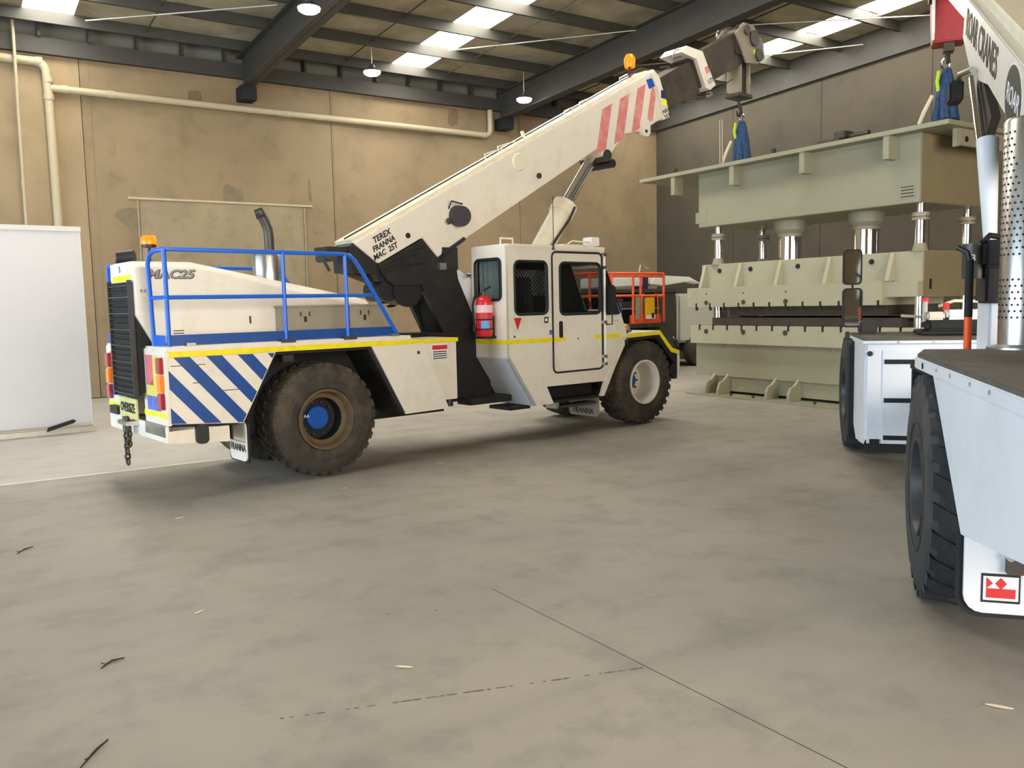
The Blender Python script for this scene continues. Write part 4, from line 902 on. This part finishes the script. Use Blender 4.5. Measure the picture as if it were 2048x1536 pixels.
# ================================================================== RIGHT-HAND CRANE
C2 = thing('tandem_crane', 'white crane with a dark deck and lettered boom at the right edge of the photo', 'mobile crane', (5.50, 3.224, 0), R(40))
def P2(mb, name, m, smooth=False, bevel=0.0): return mb.build(name, m, C2, smooth, bevel)
w2 = make_wheel(C2, 0, 0, -1, .79, .50, rubber2, darkrim, navyhub, .33, .16, lugs=26); w2.rotation_euler = (0, 0, R(-2.8)); w2.location = (.02, .05, 0)
make_wheel(C2, 6.2, 0, -1, .79, .50, rubber2, darkrim, navyhub, .36, .16, lugs=26)
make_wheel(C2, 0, -2.3, 1, .79, .50, rubber2, darkrim, navyhub, .33, .16, lugs=26)
P2(MB().prism([(-.26, 1.58), (-1.18, .77), (-2.0, .90), (-2.9, 1.05), (-2.9, 1.655), (-.22, 1.655)], -2.2, -1.6), 'tail_box', white2, bevel=.012)
P2(MB().prism([(-1.25, 1.68), (-.15, 1.68), (-.35, 2.55), (-.9, 2.5), (-1.2, 2.3)], -1.30, -.72), 'boom_post', black)
P2(MB().cyl((0, -.4, .79), (0, -2.2, .79), .13, n=12), 'axle', blackm); P2(MB().cyl((6.2, -.4, .79), (6.2, -2.2, .79), .13, n=12), 'axle', blackm)
P2(MB().box(-1.6, 6.4, -1.55, -.75, .6, 1.1), 'chassis', blackm)
P2(MB().prism([(-.26, 1.58), (-1.18, .77), (-2.0, .90), (-2.9, 1.05), (-2.9, 1.655), (-.22, 1.655)], -.6, .01), 'tail_box', white2, bevel=.012)
P2(MB().prism([(-2.9, .03), (.30, .03), (.84, -.10), (.84, -2.2), (-2.9, -2.2)], 1.58, 1.66, 'z'), 'deck_frame', white2, bevel=.008)
P2(MB().prism([(-2.9, .015), (.29, .015), (.82, -.11), (.82, -2.2), (-2.9, -2.2)], 1.66, 1.685, 'z'), 'deck_plate', deckm, bevel=.004)
P2(MB().cyl((-.02, .035, 1.62), (-.02, .02, 1.62), .022, n=10), 'drain_hole', blackm)
for x in (-.5, -.9, -1.4, -1.8): P2(MB().cyl((x, .036, 1.63), (x, .03, 1.63), .012, n=8), 'rivet', alu)
P2(MB().box(-.9, .82, -.62, -.54, .6, 1.58), 'inner_guard', blackm); P2(MB().box(-.5, .82, -.55, -.02, 1.54, 1.58), 'arch_lining', blackm)
P2(MB().box(.76, .82, -.6, -.03, 1.15, 1.58), 'front_lining', blackm)
P2(MB().cyl((.55, -.1, 1.42), (.55, -.1, 1.54), .03, n=8), 'hose_end', steel)
# mud flap with its badge
mf = rrect(-.62, -.05, .27, .80, .10)
P2(MB().prism(mf, -1.0, -.975, 'x'), 'mud_flap', white2, True)
P2(MB().prism(rrect(-.66, -.015, .235, .84, .12), -.97, -.95, 'x'), 'flap_backing', blackm, True)
P2(MB().box(-1.004, -1.0, -.34, -.14, .335, .505), 'badge_border', inkm); P2(MB().box(-1.007, -1.004, -.33, -.15, .35, .49), 'badge_ground', stickw)
P2(MB().prism([(-.165, .365), (-.315, .365), (-.315, .42), (-.165, .42)], -1.010, -1.007, 'x'), 'badge_mark', red)
P2(MB().prism([(-.24, .485), (-.27, .45), (-.24, .415), (-.21, .45)], -1.010, -1.007, 'x'), 'badge_mark', red)
P2(MB().prism([(-.165, .42), (-.20, .45), (-.165, .485)], -1.010, -1.007, 'x'), 'badge_mark', red)
P2(MB().box(-1.06, -1.0, -.34, -.26, .52, .66), 'flap_bracket', darksteel); P2(MB().cyl((-1.08, -.27, .62), (-1.0, -.27, .62), .02, n=8), 'flap_bolt', chrome)
# front fender box with step slots
fb = [(3.86, .42), (4.7, .34), (5.25, .60), (5.25, 1.60), (3.86, 1.60)]
P2(MB().prism(fb, -1.42, -.02), 'fender_box', white2, bevel=.03)
P2(MB().prism(rrect(-1.42, .04, .30, 1.55, .10), 5.0, 5.30, 'x'), 'fender_rubber', blackm, True)
P2(MB().box(3.80, 5.3, -1.44, .0, 1.60, 1.645), 'fender_deck', deckm, bevel=.006)
P2(MB().box(3.79, 5.3, -1.45, .01, 1.575, 1.605), 'deck_edge', white2)
P2(MB().box(3.845, 3.86, -1.30, -.20, .46, 1.50), 'step_panel', white2, bevel=.004)
for z in (1.37, .94, .52): P2(MB().box(3.835, 3.848, -1.2, -.22, z - .025, z + .025), 'step_slot', blackm)
P2(MB().box(3.84, 3.86, -.18, -.08, .44, .50), 'slot_end', blackm)
P2(MB().prism(rrect(-1.4, -.03, .34, .50, .05), 3.88, 3.92, 'x'), 'bottom_rubber', blackm, True)
P2(MB().cyl((3.845, -.07, 1.46), (3.86, -.07, 1.46), .03, n=10), 'step_latch', black)
for y in (-.35, -.7, -1.05): P2(MB().cyl((3.785, y, 1.59), (3.795, y, 1.59), .014, n=8), 'rivet', alu)
# mirrors on their arm
P2(MB().box(4.75, 5.0, -.25, -.05, 1.645, 1.80), 'mirror_clamp', black, bevel=.02)
P2(MB().tube([(4.9, -.12, 1.75), (4.95, .0, 1.75), (4.95, .02, 1.9), (4.95, .02, 2.62)], .014, 6), 'mirror_arm', black)
def mirr(z0, z1, y0_, y1_):
    o = P2(MB().prism(rrect(y0_, y1_, z0, z1, .05), 4.86, 4.94, 'x'), 'mirror_housing', blackm, True)
    g_ = MB().prism(rrect(y0_ + .02, y1_ - .02, z0 + .02, z1 - .02, .04), 4.852, 4.86, 'x').build('mirror_glass', mirrorg, o)
mirr(2.24, 2.67, -.08, .14); mirr(1.72, 2.20, -.09, .14)
# orange topped pole, perforated exhaust, engine unit
P2(MB().cyl((1.05, -.46, 1.3), (1.05, -.46, 1.92), .028, n=12), 'orange_sleeve', orangefl, True)
P2(MB().cyl((1.05, -.46, 1.92), (1.05, -.46, 2.36), .030, n=12), 'pole_shaft', blackm, True)
P2(MB().tube([(1.05, -.46, 2.34), (1.05, -.44, 2.42), (1.08, -.38, 2.46)], .022, 8), 'pole_hook', black, True)
ex0 = (.82, -.78)
P2(MB().lathe([(.24, 1.685), (.24, 1.70), (.165, 1.72), (.165, 3.34), (.15, 3.36)], (ex0[0], ex0[1], 0), 'z', 40), 'exhaust_guard', steel, True)
mb = MB()
for k in range(30):
    z = 1.92 + .046 * k
    if 2.22 < z < 2.36 or 1.0 > z: continue
    for i in range(26):
        a = 2 * PI * (i + .5 * (k % 2)) / 26; 
        if math.sin(a * 3 + z * 2) > .75 and k > 18: continue
        c, s_ = math.cos(a), math.sin(a); r_ = .1665; w_ = .0105
        mb.add([(ex0[0] + r_ * c - s_ * w_, ex0[1] + r_ * s_ + c * w_, z), (ex0[0] + r_ * c, ex0[1] + r_ * s_, z + w_), (ex0[0] + r_ * c + s_ * w_, ex0[1] + r_ * s_ - c * w_, z), (ex0[0] + r_ * c, ex0[1] + r_ * s_, z - w_)], [(0, 1, 2, 3)])
o = P2(mb, 'perforation', perf); o['kind'] = 'stuff'
P2(MB().box(1.25, 1.6, -.95, -.62, 2.02, 2.34), 'engine_bracket', black, bevel=.02)
P2(MB().cyl((1.35, -.55, 2.22), (1.35, -.55, 2.50), .085, n=18), 'filter_canister', darksteel, True)
P2(MB().box(1.2, 1.55, -.85, -.60, 2.30, 2.52), 'pump_body', blackm, bevel=.03)
P2(MB().tube([(1.3, -.6, 2.5), (1.35, -.66, 2.56), (1.4, -.8, 2.54)], .025, 8), 'pump_hose', blackm, True)
text('canister_text', '3', .08, (1.26, -.53, 2.38), (0, -1, 0), (0, 0, 1), stickw, C2)
P2(MB().box(1.30, 1.7, -1.1, -.66, 1.30, 2.05), 'white_cabinet', white2, bevel=.02)
P2(MB().prism([(1.28, 1.70), (1.29, 1.70), (1.29, 2.03), (1.28, 2.03)], -.78, -.76), 'cabinet_seam', inkm)
# boom in its own slewed frame
BM = Matrix.Translation((.9, -1.1, 0)) @ Matrix.Rotation(R(-4.64), 4, 'Z')
def PB(mb, name, m, smooth=False, bevel=0.0):
    o = mb.build(name, m, C2, smooth, bevel); o.data.transform(BM); return o
bl0 = [(-2.2, 2.05), (3.55, 4.78), (3.75, 4.72), (4.02, 5.02), (3.9, 5.42), (-2.2, 2.66)]
bl0 = [(-2.2, 2.02), (.62, 3.40), (2.06, 4.08), (3.0, 4.35), (3.25, 4.46), (4.02, 5.05), (3.85, 5.47), (-2.2, 2.66)]
PB(MB().prism(bl0, -.30, .30), 'boom_base_section', white, bevel=.012)
PB(MB().prism([(-2.2, 2.66), (3.85, 5.47), (3.83, 5.60), (-2.2, 2.79)], -.2, .2), 'boom_top_plate', cream)
PB(MB().prism([(3.6, 4.98), (8.6, 7.15), (8.4, 7.55), (3.5, 5.42)], -.22, .22), 'inner_boom_section', white, bevel=.01)
PB(MB().prism([(8.15, 6.95), (8.30, 6.15), (8.75, 6.15), (9.0, 6.7), (9.0, 7.6), (8.2, 7.5)], -.24, .24), 'boom_head', mat('dark_red_paint', (158, 30, 36), .45, var=.12, scale=8), bevel=.02)
PB(MB().prism([(8.10, 6.25), (8.16, 6.15), (8.2, 7.4), (8.12, 7.4)], .24, .28), 'head_edge', stickw)
for s_ in (-1, 1): PB(MB().cyl((8.6, s_ * .24, 7.0), (8.6, s_ * .30, 7.0), .16, n=18), 'sheave', darksteel, True)
PB(MB().tube([(8.5, 0, 6.15), (8.5, 0, 6.05), (8.58, 0, 5.98), (8.58, 0, 5.9), (8.5, 0, 5.86), (8.44, 0, 5.92)], [.05, .04, .04, .04, .035, .02], 8), 'hook', darksteel, True)
PB(MB().box(8.40, 8.62, -.08, .08, 6.02, 6.2), 'hook_swivel', darksteel)
dx, dz = Vector((3.85 + 2.2, 5.47 - 2.66)).normalized(); bxd, bzd = (-dx, 0, -dz), (dz, 0, -dx)
o = text('boom_text', 'ROAR CRANES', .40, (0, 0, 0), (1, 0, 0), (0, 1, 0), mat('brown_print', (70, 58, 48), .6), C2, sx=.90, bold=.003)
def boom_place(o, c):
    # text on the left face of the boom, reading down from the boom tip
    X = Vector((-dx, 0, -dz)); Y = Vector((-dz, 0, dx)); Z = X.cross(Y)
    o.data.transform(Matrix(((X.x, Y.x, Z.x, c[0]), (X.y, Y.y, Z.y, c[1]), (X.z, Y.z, Z.z, c[2]), (0, 0, 0, 1)))); o.data.transform(BM)
boom_place(o, (2.60, .303, 4.62))
ov = [(math.cos(2 * PI * i / 40), math.sin(2 * PI * i / 40)) for i in range(40)]
cx, cz = .68, 3.66
def ell(a, b): return [(cx + dx * a * c - dz * b * s_, cz + dz * a * c + dx * b * s_) for c, s_ in ov]
PB(MB().prism(ell(.40, .27), .30, .303), 'logo_rim', stickw); PB(MB().prism(ell(.385, .255), .303, .305), 'logo_oval', mat('dark_oval', (52, 46, 42), .5))
o = text('logo_text', 'ROAR', .22, (0, 0, 0), (1, 0, 0), (0, 1, 0), stickw, C2, sx=1.05, shear=.15); boom_place(o, (cx, .307, cz))
PB(MB().prism([(3.55, 5.0), (3.75, 5.1), (3.68, 5.3), (3.5, 5.18)], .30, .303), 'boom_sticker', sticky)
for k in range(3): PB(MB().tube([(-.6 + .5 * k, .1, 3.5 + .24 * k + .1), (.2 + .5 * k, .15 - .1 * k, 3.95 + .24 * k)], .014, 6), 'boom_hose', darksteel)
# lift ram
PB(MB().cyl((2.74, .34, 4.30), (2.0, .34, 3.50), .045, n=14), 'ram_rod', chrome, True)
PB(MB().cyl((1.66, .34, 3.50), (1.28, .34, 2.45), .095, .05, n=20), 'ram_barrel', white2, True)
PB(MB().tube([(2.66, .36, 4.38), (3.1, .42, 4.44), (3.3, .42, 4.40)], .03, 8), 'lamp_bracket', steel)
PB(MB().box(3.25, 3.55, .36, .50, 4.20, 4.42), 'work_lamp', blackm, bevel=.02)
PB(MB().prism([(1.9, 3.75), (2.6, 4.3), (2.8, 4.3), (2.3, 3.6)], .2, .28), 'ram_bracket', darksteel)
PB(MB().prism([(.9, 3.35), (1.6, 3.7), (1.5, 3.3), (1.0, 3.1)], .0, .2), 'ram_bracket', darksteel)

# small engine pack standing on the fender deck
EP = thing('power_pack', 'small white and black engine pack standing on the right crane fender deck', 'engine')
EP.matrix_world = C2.matrix_basis @ Matrix.Translation((4.35, -1.0, 1.645))
MB().tube([(-.28, -.36, .03), (.28, -.36, .03), (.28, .36, .03), (-.28, .36, .03)], .025, 6, True).build('skid_frame', blackm, EP)
MB().box(-.24, .24, -.34, .30, .05, .17).build('engine_block', blackm, EP, bevel=.03)
MB().box(-.16, .2, -.34, .10, .17, .28).build('fuel_tank', whitepl, EP, bevel=.03)
MB().box(-.18, .1, .12, .30, .17, .26).build('air_box', alu, EP, bevel=.02)
MB().tube([(.0, -.34, .28), (.0, -.24, .37), (.0, .0, .38), (.0, .16, .32)], .018, 6).build('carry_handle', cream, EP, True)
MB().cyl((0, .30, .15), (0, .30, .40), .03, n=10).build('filler_pipe', alu, EP); MB().cyl((0, .30, .38), (0, .30, .42), .045, n=10).build('filler_cap', red, EP)
MB().cyl((-.1, .10, .28), (-.1, .10, .36), .035, n=10).build('fuel_cap', red, EP)
MB().box(-.12, .12, -.62, -.34, .18, .24).build('tank_shelf', whitepl, EP); MB().tube([(0, .30, .2), (0, .55, .22)], .018, 6).build('pipe_stub', alu, EP)

# ================================================================== orange lift basket and truck behind
BK = thing('lift_basket', 'orange work-platform basket with a yellow control box behind the crane cab', 'work platform', (14.3, 17.6, 0), R(4))
def tb(pts, r=.032): return MB().tube(pts, r, 8).build('basket_rail', orange, BK, True)
for z in (2.86, 2.78): tb([(-.2, 0, z), (2.65, 0, z)], .03)
tb([(-.2, 0, 2.25), (1.45, 0, 2.25)]); tb([(1.45, 0, 2.25), (2.65, 0, 2.22)])
for x in (-.2, .6, 1.42, 2.65): tb([(x, 0, 1.5), (x, 0, 2.86)], .036)
for z in (2.86, 2.25): tb([(-.2, .9, z), (2.65, .9, z)]); tb([(-.2, 0, z), (-.2, .9, z)]); tb([(2.65, 0, z), (2.65, .9, z)])
for x in (-.2, 1.42, 2.65): tb([(x, .9, 1.5), (x, .9, 2.86)], .036)
MB().box(1.55, 2.5, -.05, .3, 1.45, 1.72).build('control_console', orange, BK, bevel=.03); MB().box(1.75, 2.28, .0, .25, 1.72, 2.28).build('console_body', greybox, BK, bevel=.02)
MB().box(1.80, 2.2, -.09, -.05, 1.68, 2.20).build('control_box', yelbox, BK, bevel=.02)
MB().box(1.82, 2.2, -.095, -.09, 1.60, 1.70).build('control_label', stickw, BK); MB().box(2.05, 2.15, -.10, -.095, 1.62, 1.76).build('socket', blackm, BK)
for x in (1.70, 2.34): MB().tube([(x, -.06, 1.55), (x, -.06, 2.20), (x + (.08 if x < 2 else -.08), -.06, 2.30)], .02, 6).build('console_guard', orange, BK)
MB().box(-.25, 2.7, -.05, .95, 1.36, 1.46).build('basket_floor', darksteel, BK)
MB().box(1.50, 1.62, -.06, .0, 1.6, 2.2).build('console_post', greybox, BK)
MB().tube([(1.2, .5, 1.4), (1.2, .5, .6)], .12, 8).build('support_arm', orange, BK); MB().box(.3, 2.1, .05, .85, .14, .7).build('lift_base', truckg, BK, bevel=.04)
for x in (.5, 1.9):
    for y in (.0, .9): MB().cyl((x, y - .08, .30), (x, y + .08, .30), .30, n=18).build('lift_wheel', rubber, BK, True)
BN = thing('blue_cooler', 'small blue container standing on the orange basket floor', 'container', (15.45, 18.15, 1.46), R(20))
MB().box(-.16, .16, -.14, .14, .0, .62).build('tub', mat('blue_plastic', (70, 96, 160), .5), BN, bevel=.02); MB().box(-.18, .18, -.16, .16, .62, .72).build('lid', truckg, BN, bevel=.02)
TK = thing('service_truck', 'dark grey service truck with shelves and a white boom behind the orange basket', 'truck', (15.6, 19.1, 0), R(3))
def T(mb, n_, m, s=False, bv=0.0): return mb.build(n_, m, TK, s, bv)
T(MB().box(2.55, 3.3, 0, 2.0, .75, 2.42), 'body_end', truckg, bv=.04); T(MB().box(-.2, 2.6, .5, 2.0, .8, 2.30), 'body_core', blackm)
for z in (.8, 1.30, 1.86): T(MB().box(-.2, 2.56, 0, .55, z, z + .035), 'shelf', alu)
T(MB().box(-.3, 3.3, -.05, 2.05, 2.34, 2.46), 'body_roof', truckg, bv=.02)
for x, z, w_, h_, m in ((1.9, 1.90, .5, .16, yelbox), (1.0, 1.9, .6, .2, darksteel), (1.85, 1.335, .3, .22, sticky), (2.2, .84, .25, .25, greybox), (.8, .84, .7, .3, orange)): T(MB().box(x, x + w_, .08, .4, z, z + h_), 'stowed_tool', m, bv=.02)
T(MB().box(-.3, 5.2, .2, 1.8, .48, .75), 'truck_chassis', blackm)
for x in (.7, 4.3):
    for y in (.05, 1.95): T(MB().cyl((x, y - .13, .5), (x, y + .13, .5), .5, n=26), 'truck_tyre', rubber, True)
T(MB().box(3.45, 5.2, .05, 1.95, .75, 2.3), 'truck_cab', mat('truck_cab_white', (205, 204, 190), .4), bv=.08); T(MB().box(3.42, 3.46, .2, 1.8, .7, 1.5), 'cab_back', truckg)
T(MB().prism([(.2, 2.50), (2.5, 2.56), (2.5, 2.86), (.2, 2.80)], .6, 1.0), 'white_boom', mat('boom_white', (228, 226, 214), .4), bv=.03)
T(MB().lathe([(.22, 2.46), (.24, 2.6), (.24, 2.95), (.18, 3.0), (.001, 3.02)], (2.55, .8, 0), 'z', 20), 'slew_column', mat('slew_dark', (50, 48, 58), .5), True)
T(MB().prism([(2.8, 2.60), (3.3, 2.56), (4.6, 2.7), (5.2, 2.62), (4.6, 2.85), (3.0, 2.9)], .6, 1.0), 'white_boom', MATS['boom_white'], bv=.03)
T(MB().tube([(2.4, .7, 3.0), (2.45, .7, 3.2), (2.6, .7, 3.12), (2.8, .7, 3.1)], .03, 6), 'control_lever', alu)

# ================================================================== litter
def twig(x, y, ang, L_, bend, label):
    t = MB().tube([(-L_ / 2, 0, .006), (-L_ / 6, bend * .6, .008), (L_ / 6, bend, .008), (L_ / 2, 0, .010)], [.003, .005, .006, .004], 6)
    t.tube([(-L_ / 6, bend * .6, .008), (-L_ / 5, bend * 1.6, .01)], .003, 5)
    o = t.build('twig', twigm); o.location = (x, y, 0); o.rotation_euler = (0, 0, ang); tag(o, label, 'twig', 'dark twigs on the concrete floor')
twig(.40, 8.56, .9, .22, .03, 'thin dark twig on the floor near the left edge, farthest of the twigs')
twig(.66, 5.42, .5, .16, .04, 'curved dark twig on the floor, middle one on the left')
twig(.42, 4.33, .95, .26, .01, 'straight dark twig at the bottom left of the floor')
def leaf(x, y, ang, L_, label):
    pts = [(-L_ / 2, 0), (-L_ / 5, L_ * .10), (L_ / 5, L_ * .09), (L_ / 2, 0), (L_ / 5, -L_ * .07), (-L_ / 5, -L_ * .08)]
    mb = MB().prism(pts, .004, .008, 'z'); o = mb.build('leaf', leafm); o.location = (x, y, 0); o.rotation_euler = (0, R(4), ang); tag(o, label, 'leaf', 'pale dry leaves on the floor')
leaf(2.06, 4.34, -.6, .10, 'pale dry leaf lying near the dotted stain line, left of the floor joint')
leaf(4.31, 2.10, -.9, .13, 'pale dry leaf in the shadow under the right crane')
leaf(5.28, 9.80, .1, .11, 'pale dry leaf right of the rear wheel of the striped crane')
leaf(8.33, 7.61, .4, .08, 'tiny pale leaf on the open floor between both cranes')
leaf(1.79, 8.92, .5, .12, 'pale dry leaf left of the rear wheel of the striped crane')
leaf(1.30, 6.01, .6, .10, 'small tan leaf on the left floor between two twigs')
leaf(3.68, 9.18, .2, .07, 'tiny pale leaf just in front of the rear tyre of the striped crane')

# ------------------------------------------------------------------ sub-parts go under the part they sit on
def centre(o):
    v = [Vector(c) for c in o.bound_box]; return sum(v, Vector()) / 8
def nest(root, parents, kids):
    ps = [o for o in root.children if o.type == 'MESH' and o.name.split('.')[0] in parents]
    for o in list(root.children):
        if o.type == 'MESH' and o.name.split('.')[0] in kids and o not in ps:
            c = centre(o); o.parent = min(ps, key=lambda p: (centre(p) - c).length)
nest(C1, ['tail_box'], ['diagonal_stripe', 'panel_seam'])
nest(C1, ['tail_frame'], ['tail_light', 'tail_sticker', 'tail_tape'])
nest(C1, ['grille_backing'], ['grille_slat', 'grille_frame'])
nest(C1, ['engine_cover'], ['model_text', 'model_outline', 'small_text', 'cover_latch', 'header_panel', 'header_tape', 'header_label', 'header_text'])
nest(C1, ['tool_locker'], ['locker_latch', 'locker_lid'])
nest(C1, ['side_locker'], ['warning_label', 'latch', 'drain_boss'])
nest(C1, ['mud_flap'], ['flap_text', 'flap_rule', 'flap_number', 'flap_backing'])
nest(C1, ['oversize_sign'], ['oversize_text'])
nest(C1, ['boom_base_section'], ['boom_text', 'red_stripe', 'blue_sticker', 'pin_hole', 'air_horn', 'horn_cable', 'cable_gland', 'access_cover', 'grease_nipple', 'grease_point', 'boom_handle', 'boom_cable', 'bolt', 'boom_lug', 'lug_hole', 'boom_top_plate'])
nest(C1, ['boom_collar'], ['collar_text', 'collar_sticker', 'collar_stay'])
nest(C1, ['head_core'], ['head_plate', 'head_sticker', 'sheave', 'anti_two_block_bar'])
nest(C1, ['hook_block_core'], ['hook_block_frame', 'hook_block_base', 'hook_block_weight', 'hook'])
nest(C1, ['winch_frame'], ['winch_drum', 'winch_motor', 'winch_flange', 'hose'])
nest(C1, ['ram_barrel'], ['ram_gland', 'ram_rod', 'ram_hose', 'ram_pin', 'ram_clevis'])
nest(C1, ['muffler'], ['exhaust_pipe', 'exhaust_mouth'])
nest(C1, ['cab_roof'], ['roof_handle', 'roof_lamp', 'roof_lamp_lens', 'roof_tray', 'rain_gutter', 'aerial', 'aerial_base'])
nest(C1, ['cab_rear'], ['rear_window', 'curtain'])
nest(C1, ['cab_side'], ['side_window', 'door_window', 'quarter_window', 'window_gasket', 'door_gasket', 'door_handle', 'grab_rail', 'rail_clip', 'door_mirror', 'mirror_arm', 'red_sticker', 'small_sticker', 'maker_mark', 'side_tape'])
nest(C1, ['front_fender'], ['fender_tape', 'fender_lining', 'head_lamp', 'lamp_guard', 'mirror_base', 'mirror_foot', 'side_marker'])
nest(C1, ['tow_hitch'], ['hitch_pin', 'chain_link'])
nest(C1, ['deck_plate'], ['edge_tape', 'post_foot'])
nest(C1, ['bumper'], ['bumper_gap', 'tie_down_lug', 'bumper_plate', 'number_plate_lamp'])
nest(PR, ['crown'], ['data_plate', 'plate_print', 'crown_edge', 'crown_end_tint', 'cylinder_flange'])
nest(PR, ['top_plate'], ['top_gusset', 'lifting_stud', 'valve_base', 'valve_body', 'valve_pipe', 'end_bracket', 'end_rib', 'bracket_hole'])
nest(PR, ['guide_column'], ['column_nut', 'nut_groove', 'column_stud', 'column_bush'])
nest(PR, ['moving_bolster'], ['gusset', 'tapped_hole', 'bolster_end_tint', 'end_slot'])
nest(PR, ['bolster_ledge', 'base_table'], ['tee_slot', 'plug'])
nest(PR, ['foot_plate'], ['foot_gusset', 'anchor_bolt'])
nest(C2, ['boom_base_section'], ['boom_text', 'logo_rim', 'logo_oval', 'logo_text', 'boom_sticker', 'boom_hose', 'boom_top_plate', 'lamp_bracket', 'work_lamp'])
nest(C2, ['boom_head'], ['head_edge', 'sheave', 'hook', 'hook_swivel'])
nest(C2, ['mud_flap'], ['flap_backing', 'badge_border', 'badge_ground', 'badge_mark', 'flap_bracket', 'flap_bolt'])
nest(C2, ['fender_box'], ['step_panel', 'step_slot', 'slot_end', 'step_latch', 'bottom_rubber', 'deck_edge', 'fender_rubber'])
nest(C2, ['exhaust_guard'], ['perforation'])
nest(C2, ['ram_barrel'], ['ram_rod', 'ram_bracket'])
nest(BK, ['control_console'], ['control_box', 'control_label', 'socket', 'console_guard', 'console_body', 'console_post'])
nest(TK, ['body_core'], ['shelf', 'body_end', 'body_roof', 'stowed_tool'])
